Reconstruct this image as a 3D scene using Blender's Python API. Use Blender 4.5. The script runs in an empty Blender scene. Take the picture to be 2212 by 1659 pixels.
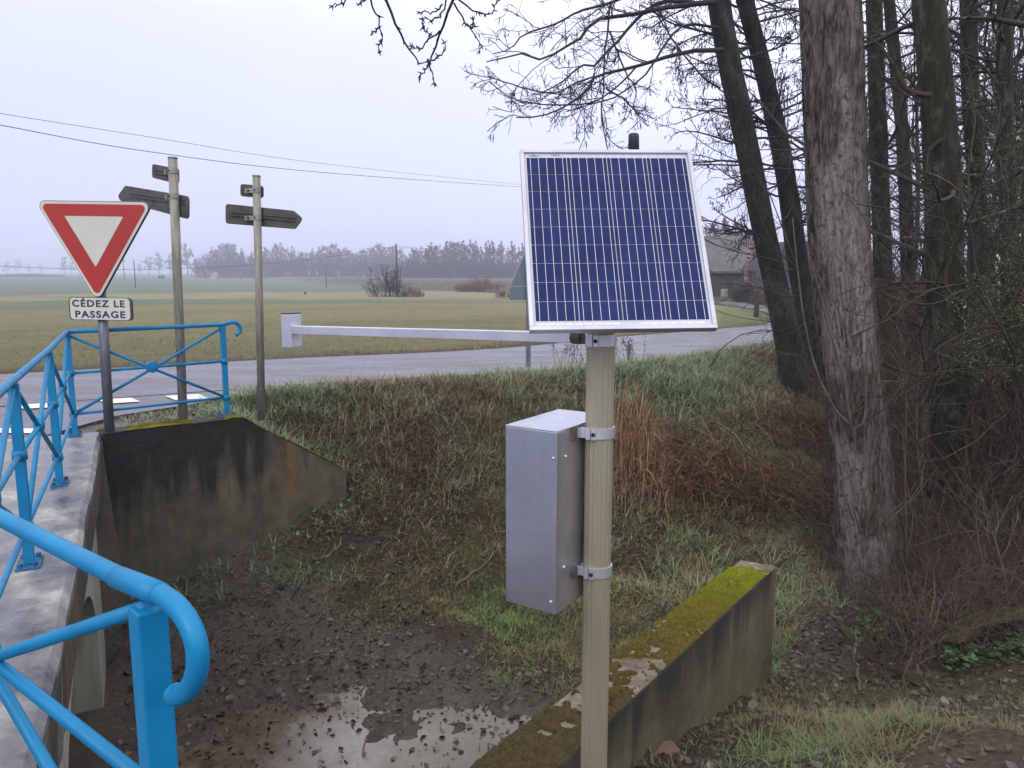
import bpy, bmesh, math
import numpy as np
from mathutils import Vector, Matrix
rng = np.random.default_rng(7)
sc = bpy.context.scene
COL = sc.collection
R_ = math.radians

# ------------------------------------------------------------------ camera
FOC, HZ, CX, CY, EYE = 1671.0, 588.0, 1106.0, 829.5, 1.55     # measured on a 2212 x 1659 view of the photo
PIT = math.atan((CY - HZ) / FOC)
FW = np.array([0, math.cos(PIT), -math.sin(PIT)]); UP = np.array([0, math.sin(PIT), math.cos(PIT)])
CAM = np.array([0, 0, EYE])
def ray(u, v): return FW + np.array([1., 0, 0]) * (u - CX) / FOC + UP * (CY - v) / FOC
def G(u, v, z=0.):                       # point at height z
    r = ray(u, v); return CAM + r * ((z - EYE) / r[2])
def YP(u, v, y):                         # point at distance y
    r = ray(u, v); return CAM + r * (y / r[1])
def VP(u, v, o, d):                      # point on the vertical plane through o along d (xy)
    r = ray(u, v); n = np.array([-d[1], d[0], 0]); return CAM + r * (np.dot(n[:2], np.array(o)[:2]) / np.dot(n, r))
cam = bpy.data.objects.new('camera', bpy.data.cameras.new('camera')); COL.objects.link(cam)
cam.data.sensor_width = 36; cam.data.lens = 36 * FOC / 2212; cam.data.clip_end = 6000; cam.data.clip_start = .05
cam.location = CAM; cam.rotation_euler = (math.pi / 2 - PIT, 0, 0); sc.camera = cam

# ------------------------------------------------------------------ noise
def vnoise(x, y, s=0):
    x = np.asarray(x, float); y = np.asarray(y, float)
    xi = np.floor(x); yi = np.floor(y); fx = x - xi; fy = y - yi
    fx = fx * fx * (3 - 2 * fx); fy = fy * fy * (3 - 2 * fy)
    def h(a, b):
        v = np.sin(a * 127.1 + b * 311.7 + s * 74.7) * 43758.5453
        return v - np.floor(v)
    return (h(xi, yi) * (1 - fx) + h(xi + 1, yi) * fx) * (1 - fy) + (h(xi, yi + 1) * (1 - fx) + h(xi + 1, yi + 1) * fx) * fy
def fbm(x, y, s=0, o=4):
    t = 0; a = .5; n = 0
    for i in range(o):
        t = t + a * vnoise(x * 2 ** i, y * 2 ** i, s + i * 13); n += a; a *= .5
    return t / n
def sst(a, b, x):
    t = np.clip((np.asarray(x, float) - a) / (b - a), 0, 1); return t * t * (3 - 2 * t)

# ------------------------------------------------------------------ objects
ORG = {}
def tag(o, label=None, cat=None, group=None, kind=None):
    if label: o['label'] = label
    if cat: o['category'] = cat
    if group: o['group'] = group
    if kind: o['kind'] = kind
    return o
def thing(name, loc, label, cat, group=None):
    o = bpy.data.objects.new(name, None); COL.objects.link(o); o.location = [float(a) for a in loc]
    ORG[o.name] = np.array(loc, float); return tag(o, label, cat, group)
def mk(name, V, F, mat, parent=None, smooth=False, attrs=None, at=None):
    """V world points, F list/array(s) of faces -> one mesh object"""
    V = np.asarray(V, float); org = np.zeros(3)
    if parent is not None: org = ORG[parent.name]
    elif at is not None: org = np.array(at, float)
    me = bpy.data.meshes.new(name)
    if isinstance(F, np.ndarray): F = [F]
    if len(F) and not isinstance(F[0], np.ndarray):
        me.from_pydata((V - org).tolist(), [], [list(f) for f in F])
    else:
        me.vertices.add(len(V)); me.vertices.foreach_set('co', (V - org).astype(np.float32).ravel())
        li = np.concatenate([f.ravel() for f in F]); tot = np.concatenate([np.full(len(f), f.shape[1]) for f in F])
        st = np.concatenate([[0], np.cumsum(tot)[:-1]])
        me.loops.add(len(li)); me.loops.foreach_set('vertex_index', li.astype(np.int32))
        me.polygons.add(len(tot)); me.polygons.foreach_set('loop_start', st.astype(np.int32)); me.polygons.foreach_set('loop_total', tot.astype(np.int32))
        me.update(calc_edges=True)
    for k, a in (attrs or {}).items():
        a = np.asarray(a, np.float32)
        if a.ndim == 2:
            at_ = me.attributes.new(k, 'FLOAT_COLOR', 'POINT'); c = np.ones((len(a), 4), np.float32); c[:, :3] = a[:, :3]; at_.data.foreach_set('color', c.ravel())
        else:
            at_ = me.attributes.new(k, 'FLOAT', 'POINT'); at_.data.foreach_set('value', a)
    me.polygons.foreach_set('use_smooth', np.full(len(me.polygons), bool(smooth)))
    me.validate()
    me.materials.append(mat)
    o = bpy.data.objects.new(name, me); COL.objects.link(o)
    if parent is not None: o.parent = parent; ORG[o.name] = org
    else: o.location = org; ORG[o.name] = org
    return o
def merge(parts):
    Vs, Qs, Ts, off = [], [], [], 0
    for V, F in parts:
        Vs.append(V)
        for f in (F if isinstance(F, list) else [F]):
            (Qs if f.shape[1] == 4 else Ts).append(f + off)
        off += len(V)
    out = []
    if Qs: out.append(np.concatenate(Qs))
    if Ts: out.append(np.concatenate(Ts))
    return np.concatenate(Vs), out
def nrm(a): return a / np.maximum(np.linalg.norm(a, axis=-1, keepdims=True), 1e-9)
def tubes(P, Rr, sides=3, cap=False):
    P = np.asarray(P, float); Rr = np.asarray(Rr, float)
    N, n, _ = P.shape
    T = np.empty_like(P); T[:, 1:-1] = P[:, 2:] - P[:, :-2]; T[:, 0] = P[:, 1] - P[:, 0]; T[:, -1] = P[:, -1] - P[:, -2]; T = nrm(T)
    ch = P[:, -1] - P[:, 0]
    ref = np.where((np.abs(nrm(ch)[:, 2:]) > .8), np.array([[1., .13, 0]]), np.array([[0, 0.07, 1.]]))
    U = nrm(np.cross(T, ref[:, None, :])); W = np.cross(T, U)
    a = np.arange(sides) * 2 * np.pi / sides
    V = P[:, :, None, :] + Rr[:, :, None, None] * (U[:, :, None, :] * np.cos(a)[None, None, :, None] + W[:, :, None, :] * np.sin(a)[None, None, :, None])
    V = V.reshape(-1, 3)
    i = (np.arange(N)[:, None, None] * n + np.arange(n - 1)[None, :, None]) * sides
    j = np.arange(sides)[None, None, :]; k = (j + 1) % sides
    F = np.stack([i + j, i + k, i + sides + k, i + sides + j], -1).reshape(-1, 4)
    fs = [F]
    if cap:
        b = np.arange(N)[:, None] * n * sides; q = np.arange(sides)[None]
        if sides == 4:
            fs += [(b + q)[:, ::-1], (b + (n - 1) * sides + q)]
        else:
            c0 = len(V) + np.arange(N); c1 = c0 + N
            V = np.concatenate([V, P[:, 0], P[:, -1]])
            t0 = np.stack([np.broadcast_to(c0[:, None], (N, sides)), b + (q + 1) % sides, b + q], -1).reshape(-1, 3)
            e = b + (n - 1) * sides
            t1 = np.stack([np.broadcast_to(c1[:, None], (N, sides)), e + q, e + (q + 1) % sides], -1).reshape(-1, 3)
            fs += [np.concatenate([t0, t1])]
    return V, fs
def tube1(pts, r, sides=12, sub=1):
    pts = np.asarray(pts, float)
    if sub > 1: pts = smooth_path(pts, sub)
    r = np.full(len(pts), r) if np.isscalar(r) else np.interp(np.linspace(0, 1, len(pts)), np.linspace(0, 1, len(r)), r)
    T = nrm(np.gradient(pts, axis=0)); n = len(pts); ref = ZA if abs(T[0][2]) < .8 else XA
    u = nrm(np.cross(T[0], ref)); a = np.arange(sides) * 2 * np.pi / sides; V = []
    for i in range(n):
        u = nrm(u - T[i] * np.dot(u, T[i])); w_ = np.cross(T[i], u); V.append(pts[i] + r[i] * (np.cos(a)[:, None] * u + np.sin(a)[:, None] * w_))
    V = np.vstack(V + [pts[:1], pts[-1:]]); ii = np.arange(n * sides).reshape(n, sides)
    F = np.stack([ii[:-1], np.roll(ii[:-1], -1, 1), np.roll(ii[1:], -1, 1), ii[1:]], -1).reshape(-1, 4); j = np.arange(sides); k = (j + 1) % sides
    return V, [F, np.concatenate([np.stack([np.full(sides, n * sides), k, j], 1), np.stack([np.full(sides, n * sides + 1), (n - 1) * sides + j, (n - 1) * sides + k], 1)])]
def smooth_path(p, sub):
    p = np.asarray(p, float); n = len(p); q = np.vstack([2 * p[0] - p[1], p, 2 * p[-1] - p[-2]]); out = []
    for i in range(n - 1):
        a, b, c, d = q[i], q[i + 1], q[i + 2], q[i + 3]
        for t in np.linspace(0, 1, sub, endpoint=False):
            out.append(.5 * (2 * b + (c - a) * t + (2 * a - 5 * b + 4 * c - d) * t * t + (3 * b - a - 3 * c + d) * t ** 3))
    out.append(p[-1]); return np.array(out)
def box(c, ax, ay, az, sx, sy, sz):
    """oriented box: centre, axes, full sizes"""
    c, ax, ay, az = [np.asarray(a, float) for a in (c, ax, ay, az)]
    s = np.array([(-1, -1, -1), (1, -1, -1), (1, 1, -1), (-1, 1, -1), (-1, -1, 1), (1, -1, 1), (1, 1, 1), (-1, 1, 1)]) * .5
    V = c + s[:, :1] * sx * ax + s[:, 1:2] * sy * ay + s[:, 2:] * sz * az
    F = np.array([(3, 2, 1, 0), (4, 5, 6, 7), (0, 1, 5, 4), (1, 2, 6, 5), (2, 3, 7, 6), (3, 0, 4, 7)])
    return V, [F]
XA, YA, ZA = np.eye(3)
def prism(P2, to3, d):
    """closed outline P2 (n,2) -> 3D by to3(p)->xyz, extruded by vector d"""
    A = np.array([to3(p) for p in P2]); n = len(A); V = np.vstack([A, A + d])
    F = [list(range(n))[::-1], list(range(n, 2 * n))] + [[i, (i + 1) % n, n + (i + 1) % n, n + i] for i in range(n)]
    return V, F
def bev(o, w, seg=2):
    m = o.modifiers.new('bevel', 'BEVEL'); m.width = w; m.segments = seg; m.limit_method = 'ANGLE'; m.angle_limit = R_(40)
    return o
def copy_tree(o, parent=None):
    c = o.copy(); COL.objects.link(c); ORG[c.name] = ORG.get(o.name, np.zeros(3))
    if parent: c.parent = parent
    for ch in list(o.children): copy_tree(ch, c)
    return c

# ------------------------------------------------------------------ materials
def newmat(name):
    m = bpy.data.materials.new(name); m.use_nodes = True; nt = m.node_tree
    return m, nt, nt.nodes['Principled BSDF']
def N(nt, t, **k):
    n = nt.nodes.new(t)
    for a, b in k.items(): setattr(n, a, b)
    return n
def coords(nt, kind='Object', scale=(1, 1, 1)):
    tc = N(nt, 'ShaderNodeTexCoord'); mp = N(nt, 'ShaderNodeMapping'); mp.inputs['Scale'].default_value = scale
    nt.links.new(tc.outputs[kind], mp.inputs['Vector']); return mp.outputs[0]
def noise(nt, vec, scale, detail=5, rough=.6, dist=0.):
    n = N(nt, 'ShaderNodeTexNoise'); n.inputs['Scale'].default_value = scale; n.inputs['Detail'].default_value = detail
    n.inputs['Roughness'].default_value = rough; n.inputs['Distortion'].default_value = dist
    nt.links.new(vec, n.inputs['Vector']); return n.outputs['Fac']
def ramp(nt, fac, stops):
    r = N(nt, 'ShaderNodeValToRGB'); e = r.color_ramp.elements
    while len(e) < len(stops): e.new(.5)
    for i, (p, c) in enumerate(stops):
        e[i].position = p; e[i].color = (*c, 1) if not np.isscalar(c) else (c, c, c, 1)
    nt.links.new(fac, r.inputs[0]); return r.outputs[0]
def mix(nt, fac, a, b, mode='MIX'):
    m = N(nt, 'ShaderNodeMix', data_type='RGBA', blend_type=mode)
    for s, v in ((m.inputs[0], fac), (m.inputs[6], a), (m.inputs[7], b)):
        if isinstance(v, bpy.types.NodeSocket): nt.links.new(v, s)
        elif np.isscalar(v): s.default_value = v if s == m.inputs[0] else (v, v, v, 1)
        else: s.default_value = (*v, 1)
    return m.outputs[2]
def math_(nt, op, a, b=0., c=None):
    m = N(nt, 'ShaderNodeMath', operation=op)
    for s, v in zip(m.inputs, (a, b) if c is None else (a, b, c)):
        if isinstance(v, bpy.types.NodeSocket): nt.links.new(v, s)
        else: s.default_value = v
    return m.outputs[0]
def bump(nt, b, h, strength=.5, dist=.01):
    n = N(nt, 'ShaderNodeBump'); n.inputs['Strength'].default_value = strength; n.inputs['Distance'].default_value = dist
    nt.links.new(h, n.inputs['Height']); nt.links.new(n.outputs[0], b.inputs['Normal'])
def mat(name, stops, scale=6., detail=6, rough=(.6, .85), bmp=0., bscale=None, stretch=(1, 1, 1), metal=0., dist=.01, spec=.5, coat=0.):
    m, nt, b = newmat(name); L = nt.links.new
    v = coords(nt, 'Object', stretch); f = noise(nt, v, scale, detail)
    L(ramp(nt, f, stops), b.inputs['Base Color'])
    f2 = noise(nt, v, scale * 2.3, 4)
    L(ramp(nt, f2, [(.3, rough[0]), (.7, rough[1])]), b.inputs['Roughness'])
    b.inputs['Metallic'].default_value = metal; b.inputs['Specular IOR Level'].default_value = spec; b.inputs['Coat Weight'].default_value = coat
    if bmp: bump(nt, b, noise(nt, v, bscale or scale * 4, 6, .65), bmp, dist)
    return m
def tintmat(name, stops, rough=.7, nz=None, spec=.3, trans=0.):
    m, nt, b = newmat(name); L = nt.links.new
    a = N(nt, 'ShaderNodeAttribute', attribute_name='tint')
    L(ramp(nt, a.outputs['Fac'], stops), b.inputs['Base Color']); b.inputs['Roughness'].default_value = rough; b.inputs['Specular IOR Level'].default_value = spec
    return m

M = {}
M['blue'] = mat('blue_paint', [(.3, (.002, .15, .325)), (.5, (.002, .18, .39)), (.75, (.004, .205, .43))], 6, 8, (.36, .6), .35, 70, dist=.002, spec=.35)
M['blue_old'] = mat('chipped_blue_paint', [(.42, (.02, .03, .02)), (.55, (.004, .13, .33))], 30, 6, (.4, .7), .4, 90, dist=.003)
M['galv'] = mat('weathered_galvanised_post', [(.3, (.16, .15, .125)), (.55, (.27, .255, .22)), (.8, (.36, .345, .31))], 5, 8, (.5, .75), .15, 60, (6, 6, .7), .25, .002)
M['plateback'] = mat('dirty_sign_back', [(.3, (.04, .04, .038)), (.6, (.09, .088, .08)), (.85, (.12, .115, .10))], 7, 8, (.5, .8), .2, 50, metal=.2, dist=.002)
M['platelight'] = mat('pale_clamp_metal', [(.3, (.22, .21, .2)), (.7, (.36, .35, .34))], 12, 6, (.45, .7), metal=.3)
M['dark'] = mat('black_plastic', [(.3, (.008, .009, .014)), (.7, (.014, .015, .024))], 8, 4, (.45, .6))
M['steelblue'] = mat('blue_grey_post', [(.3, (.085, .095, .13)), (.7, (.17, .185, .22))], 8, 7, (.4, .65), .15, 60, (4, 4, .8), .35, .002)
M['signgrey'] = mat('grey_sign_back', [(.3, (.17, .21, .26)), (.7, (.23, .27, .32))], 4, 6, (.4, .6), metal=.2)
M['white'] = mat('white_sign_face', [(.22, (.25, .24, .2)), (.34, (.5, .5, .44)), (.8, (.58, .58, .53))], 5, 8, (.35, .55))
M['red'] = mat('red_sign_face', [(.18, (.11, .015, .012)), (.33, (.33, .018, .015)), (.8, (.39, .024, .02))], 4, 8, (.35, .5))
M['letter'] = mat('dark_letter_paint', [(.3, (.012, .014, .03)), (.7, (.03, .033, .055))], 30, 4, (.4, .5))
M['alu'] = mat('aluminium_tube', [(.3, (.60, .60, .66)), (.7, (.72, .72, .78))], 5, 6, (.38, .5), .08, 80, metal=.85, dist=.001)
M['rust'] = mat('rusty_bracket', [(.3, (.05, .04, .035)), (.7, (.17, .15, .13))], 30, 6, (.6, .8), .4, 80, metal=.3, dist=.003)
M['moss'] = mat('moss', [(.25, (.05, .035, .012)), (.42, (.10, .08, .016)), (.56, (.15, .15, .012)), (.8, (.23, .24, .02))], 3.2, 9, (.9, 1), .8, 120, dist=.012, spec=.1)
def moss_mat():
    m, nt, b = newmat('wall_moss'); L = nt.links.new; o = coords(nt); sx = N(nt, 'ShaderNodeSeparateXYZ'); L(o, sx.inputs[0])
    n1 = noise(nt, o, 5, 8, .7); n2 = noise(nt, o, 60, 6, .7); xx = math_(nt, 'ADD', sx.outputs[0], math_(nt, 'MULTIPLY_ADD', n1, 2.2, -1.1))
    c = ramp(nt, math_(nt, 'MULTIPLY_ADD', xx, .2, .2), [(.25, (.085, .062, .03)), (.48, (.12, .09, .024)), (.66, (.14, .13, .012)), (.85, (.19, .215, .012))])
    L(mix(nt, .85, c, ramp(nt, n2, [(.3, .3), (.6, 1.2)]), 'MULTIPLY'), b.inputs['Base Color']); b.inputs['Roughness'].default_value = .95; b.inputs['Specular IOR Level'].default_value = .1
    bump(nt, b, n2, 1., .02); return m
M['wall_moss'] = moss_mat()
M['wood_pole'] = mat('weathered_wood_pole', [(.3, (.05, .042, .038)), (.7, (.12, .105, .095))], 4, 6, (.8, .95), stretch=(6, 6, .6))
M['wire'] = mat('cable', [(.3, (.07, .07, .09)), (.7, (.09, .09, .11))], 4, 2, (.5, .7))
M['far_bark'] = mat('far_bark', [(.3, (.03, .025, .03)), (.7, (.055, .045, .052))], 1, 3, (.9, 1))
M['twig'] = mat('dark_twig', [(.3, (.018, .015, .018)), (.7, (.05, .043, .045))], 3, 4, (.8, .95))
M['wood_twig'] = mat('woodland_twig', [(.25, (.016, .013, .012)), (.55, (.045, .036, .03)), (.8, (.12, .105, .075))], 1.3, 6, (.8, .95))
M['log_moss'] = mat('log_moss', [(.3, (.02, .016, .008)), (.5, (.05, .042, .012)), (.75, (.10, .095, .02))], 5, 8, (.9, 1), .8, 60, dist=.02)
M['moss_twig'] = mat('mossy_twig', [(.3, (.016, .012, .010)), (.58, (.046, .037, .024)), (.85, (.15, .13, .055))], 2.5, 6, (.85, 1))
M['bramble'] = mat('bramble_stem', [(.25, (.024, .015, .012)), (.52, (.066, .043, .031)), (.8, (.22, .16, .115))], 1.6, 6, (.7, .9))
M['shrub_orange'] = mat('reddish_shrub_twig', [(.3, (.11, .06, .045)), (.7, (.19, .11, .075))], .5, 3, (.9, 1))
M['stick'] = mat('dead_stick', [(.3, (.05, .038, .028)), (.7, (.16, .125, .09))], 6, 7, (.6, .9), .3, 40)
M['asphalt'] = None

def concrete_wall():
    m, nt, b = newmat('stained_concrete'); L = nt.links.new
    o = coords(nt); sx = N(nt, 'ShaderNodeSeparateXYZ'); L(o, sx.inputs[0])
    v2 = coords(nt, 'Object', (5.5, 5.5, .5)); streak = noise(nt, v2, 1.0, 6, .65)
    soft = noise(nt, o, 1.3, 6, .6)
    # black algae at the top, running down in streaks
    hgt = math_(nt, 'MULTIPLY_ADD', sx.outputs[2], .62, .95)
    hgt = math_(nt, 'ADD', hgt, math_(nt, 'MULTIPLY_ADD', sx.outputs[0], -.17, .16)); k = math_(nt, 'ADD', hgt, math_(nt, 'MULTIPLY_ADD', streak, 1.5, -.75)); k = math_(nt, 'ADD', k, math_(nt, 'MULTIPLY_ADD', soft, .8, -.4))
    base = ramp(nt, noise(nt, o, 3., 9, .7), [(.3, (.034, .030, .022)), (.55, (.082, .072, .05)), (.8, (.15, .132, .092))])
    base = mix(nt, ramp(nt, noise(nt, v2, 1.7, 5), [(.5, 0.), (.68, .5)]), base, (.125, .10, .045))
    # one orange run of rust
    ox = math_(nt, 'ABSOLUTE', math_(nt, 'SUBTRACT', sx.outputs[0], 1.86)); oz = math_(nt, 'ABSOLUTE', math_(nt, 'ADD', sx.outputs[2], .62))
    om = math_(nt, 'MULTIPLY', ramp(nt, ox, [(.02, 1.), (.11, 0.)]), ramp(nt, oz, [(.25, 1.), (.5, 0.)]))
    om = math_(nt, 'MULTIPLY', om, ramp(nt, noise(nt, o, 9, 6), [(.35, .2), (.6, 1.)]))
    dark = mix(nt, ramp(nt, k, [(.42, 0.), (.78, 1.)]), base, (.007, .007, .0075))
    dark = mix(nt, math_(nt, 'MULTIPLY', om, .8), dark, (.17, .08, .012))
    vo = N(nt, 'ShaderNodeTexVoronoi'); vo.inputs['Scale'].default_value = 22; L(o, vo.inputs['Vector'])
    sp = ramp(nt, vo.outputs['Distance'], [(.10, 1.), (.17, 0.)])
    sp = math_(nt, 'MULTIPLY', sp, ramp(nt, noise(nt, o, 3.1, 6, .7), [(.48, 0.), (.62, .75)]))
    L(mix(nt, sp, dark, (.2, .2, .175)), b.inputs['Base Color'])
    L(ramp(nt, noise(nt, o, 8, 5), [(.3, .55), (.7, .9)]), b.inputs['Roughness'])
    bump(nt, b, noise(nt, o, 45, 8, .7), .5, .012); return m
M['concrete'] = concrete_wall()
def mossy_wall_concrete():
    m, nt, b = newmat('low_wall_concrete'); L = nt.links.new
    o = coords(nt); sx = N(nt, 'ShaderNodeSeparateXYZ'); L(o, sx.inputs[0])
    v2 = coords(nt, 'Object', (5, 5, .6)); streak = noise(nt, v2, 1., 6, .6)
    top = math_(nt, 'ADD', sx.outputs[2], math_(nt, 'MULTIPLY_ADD', sx.outputs[0], .08, .42))    # height relative to the sloping top
    k = math_(nt, 'ADD', math_(nt, 'MULTIPLY_ADD', top, 1.5, .95), math_(nt, 'MULTIPLY_ADD', streak, 1.6, -.8))
    base = ramp(nt, noise(nt, o, 4, 9, .7), [(.3, (.06, .05, .028)), (.55, (.115, .095, .054)), (.8, (.18, .15, .088))])
    c = mix(nt, ramp(nt, k, [(.5, 0.), (1.0, 1.)]), base, (.02, .018, .014))
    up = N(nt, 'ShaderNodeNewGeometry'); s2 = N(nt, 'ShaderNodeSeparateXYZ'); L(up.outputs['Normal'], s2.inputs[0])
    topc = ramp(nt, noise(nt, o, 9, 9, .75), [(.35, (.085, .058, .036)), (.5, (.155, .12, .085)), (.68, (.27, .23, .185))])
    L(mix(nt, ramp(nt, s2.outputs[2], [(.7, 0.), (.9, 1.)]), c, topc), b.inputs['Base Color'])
    b.inputs['Roughness'].default_value = .85
    bump(nt, b, noise(nt, o, 40, 8, .7), .6, .012); return m
M['low_wall'] = mossy_wall_concrete()
def wet(name, c0, c1, c2, r0, r1, sc_=1.5, bs=60., bd=.004, stretch=(1, 1, 1), fine=35.):
    m, nt, b = newmat(name); L = nt.links.new
    o = coords(nt); ov = coords(nt, 'Object', stretch); big = noise(nt, ov, sc_, 7, .65)
    fn = noise(nt, o, fine, 4, .7)
    c = ramp(nt, big, [(.36, c0), (.52, c1), (.68, c2)])
    L(mix(nt, .55, c, ramp(nt, fn, [(.25, .35), (.75, 1.)]), 'MULTIPLY'), b.inputs['Base Color'])
    L(ramp(nt, big, [(.38, r0), (.62, r1)]), b.inputs['Roughness'])
    bump(nt, b, noise(nt, o, bs, 6, .7), .5, bd); return m
M['asphalt'] = wet('wet_asphalt', (.06, .05, .058), (.10, .085, .094), (.165, .145, .155), .14, .5, 1.1, 90, .004, (.45, 1.5, 1), 45)
M['deck'] = wet('wet_bridge_concrete', (.075, .073, .095), (.22, .21, .215), (.50, .475, .45), .14, .62, 2.6, 30, .006, (1, 1, 1), 40)
M['paint'] = mat('road_paint', [(.28, (.3, .29, .29)), (.4, (.66, .65, .63)), (.8, (.74, .73, .71))], 9, 9, (.3, .5))
M['fascia'] = mat('dark_edge_concrete', [(.3, (.02, .018, .014)), (.55, (.07, .058, .042)), (.75, (.2, .16, .12))], 3, 9, (.7, .95), .8, 18, (1, 1, .5), dist=.03)
M['headwall'] = mat('pale_headwall', [(.3, (.2, .185, .15)), (.55, (.34, .32, .28)), (.8, (.42, .40, .36))], 3, 7, (.6, .8), .2, 30, (3, 3, .6))
def ground_mat():
    m, nt, b = newmat('ground'); L = nt.links.new
    o = coords(nt); a = N(nt, 'ShaderNodeAttribute', attribute_name='gcol'); w = N(nt, 'ShaderNodeAttribute', attribute_name='wet')
    f = noise(nt, o, 26, 8, .75); g = noise(nt, o, 3.3, 7, .7); h = noise(nt, o, .35, 6, .7)
    c = mix(nt, .8, a.outputs['Color'], ramp(nt, f, [(.25, .25), (.5, .9), (.75, 1.7)]), 'MULTIPLY')
    c = mix(nt, .7, c, ramp(nt, g, [(.3, (.55, .55, .55)), (.5, (1, 1, 1)), (.72, (1.35, 1.25, 1.1))]), 'MULTIPLY')
    c = mix(nt, .5, c, ramp(nt, h, [(.3, (.7, .75, .75)), (.7, (1.25, 1.2, 1.15))]), 'MULTIPLY')
    L(c, b.inputs['Base Color'])
    r = math_(nt, 'MULTIPLY_ADD', w.outputs['Fac'], -.62, .95)
    L(math_(nt, 'ADD', r, math_(nt, 'MULTIPLY_ADD', g, .3, -.15)), b.inputs['Roughness'])
    b.inputs['Specular IOR Level'].default_value = .4
    bump(nt, b, math_(nt, 'ADD', f, math_(nt, 'MULTIPLY', g, 1.5)), 1., .06); return m
M['ground'] = ground_mat()
def bark(name, pale, mid, dark_, mossc):
    m, nt, b = newmat(name); L = nt.links.new
    v = coords(nt, 'Object', (1, 1, .2)); o = coords(nt)
    rid = noise(nt, v, 24, 8, .68, 1.2)
    pa = N(nt, 'ShaderNodeAttribute', attribute_name='pale'); mo = N(nt, 'ShaderNodeAttribute', attribute_name='mossy')
    c = ramp(nt, rid, [(.41, dark_), (.5, mid), (.6, tuple(x * 1.7 for x in mid))])
    pc = ramp(nt, noise(nt, coords(nt, 'Object', (1, 1, .5)), 30, 9, .78, .6), [(.34, dark_), (.43, mid), (.5, pale), (.8, tuple(x * 1.2 for x in pale))])
    c = mix(nt, pa.outputs['Fac'], c, pc)
    L(mix(nt, math_(nt, 'MULTIPLY', mo.outputs['Fac'], ramp(nt, noise(nt, o, 8, 8, .7), [(.35, 0.), (.6, 1.)])), c, mossc), b.inputs['Base Color'])
    b.inputs['Roughness'].default_value = .85; b.inputs['Specular IOR Level'].default_value = .3
    bump(nt, b, rid, 1., .035); return m
M['poplar'] = bark('poplar_bark', (.225, .20, .198), (.085, .073, .066), (.010, .009, .008), (.026, .022, .008))
M['alder'] = bark('alder_bark', (.085, .088, .08), (.022, .022, .021), (.005, .005, .005), (.018, .024, .018))
M['lichen'] = bark('lichen_bark', (.10, .105, .09), (.022, .019, .016), (.006, .005, .005), (.028, .026, .010))
def panel_cell():
    m, nt, b = newmat('solar_cell'); L = nt.links.new
    o = coords(nt, 'Object', (4, 2, 4)); f = noise(nt, o, 2, 8, .75)
    L(ramp(nt, f, [(.3, (.006, .011, .068)), (.7, (.017, .028, .125))]), b.inputs['Base Color'])
    b.inputs['Roughness'].default_value = .2; b.inputs['Specular IOR Level'].default_value = .16; return m
M['cell'] = panel_cell()
M['backsheet'] = mat('white_backsheet', [(.3, (.44, .46, .55)), (.7, (.50, .52, .60))], 3, 4, (.25, .4))
M['busbar'] = mat('busbar', [(.3, (.60, .60, .58)), (.7, (.8, .8, .78))], 90, 3, (.3, .4))
M['frame'] = mat('panel_frame', [(.3, (.42, .43, .50)), (.7, (.54, .55, .61))], 6, 6, (.35, .5), metal=.5)
M['frame_dark'] = M['rust']
def cabinet_mat():
    m, nt, b = newmat('sheet_aluminium'); L = nt.links.new
    o = coords(nt); f = noise(nt, o, 3.6, 6, .6, .5); br = noise(nt, coords(nt, 'Object', (60, 60, 1.)), 3, 4)
    L(ramp(nt, f, [(.3, (.38, .38, .44)), (.45, (.55, .55, .61)), (.6, (.66, .66, .72)), (.72, (.80, .80, .85))]), b.inputs['Base Color'])
    L(math_(nt, 'ADD', ramp(nt, f, [(.32, .46), (.68, .24)]), math_(nt, 'MULTIPLY_ADD', br, .2, -.1)), b.inputs['Roughness'])
    b.inputs['Metallic'].default_value = .95
    vo = N(nt, 'ShaderNodeTexVoronoi'); vo.inputs['Scale'].default_value = 70; L(o, vo.inputs['Vector'])
    drops = math_(nt, 'MULTIPLY', ramp(nt, vo.outputs['Distance'], [(.08, 1.), (.22, 0.)]), ramp(nt, noise(nt, o, 6, 5), [(.5, 0.), (.62, 1.)]))
    bump(nt, b, math_(nt, 'ADD', drops, math_(nt, 'MULTIPLY', f, .4)), .2, .003); return m
M['cabinet'] = cabinet_mat()
M['beige'] = mat('champagne_pole', [(.3, (.28, .25, .18)), (.55, (.345, .315, .235)), (.8, (.39, .365, .28))], 3, 8, (.3, .48), .12, 50, (3, 3, .5), .35, .002)
def water_mat():
    m, nt, b = newmat('muddy_water_painted_sheen'); L = nt.links.new
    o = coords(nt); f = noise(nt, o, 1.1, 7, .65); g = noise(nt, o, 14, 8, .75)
    c = ramp(nt, f, [(.36, (.07, .044, .026)), (.52, (.12, .09, .07)), (.66, (.21, .19, .185))])  # brown is mud; the pale grey end is sky reflection put into the colour
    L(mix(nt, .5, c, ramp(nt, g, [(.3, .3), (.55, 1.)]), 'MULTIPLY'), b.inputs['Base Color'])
    L(ramp(nt, g, [(.4, .06), (.66, .3)]), b.inputs['Roughness']); b.inputs['Specular IOR Level'].default_value = .7
    bump(nt, b, noise(nt, o, 30, 5, .7), .25, .004); return m
M['water'] = water_mat()
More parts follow.
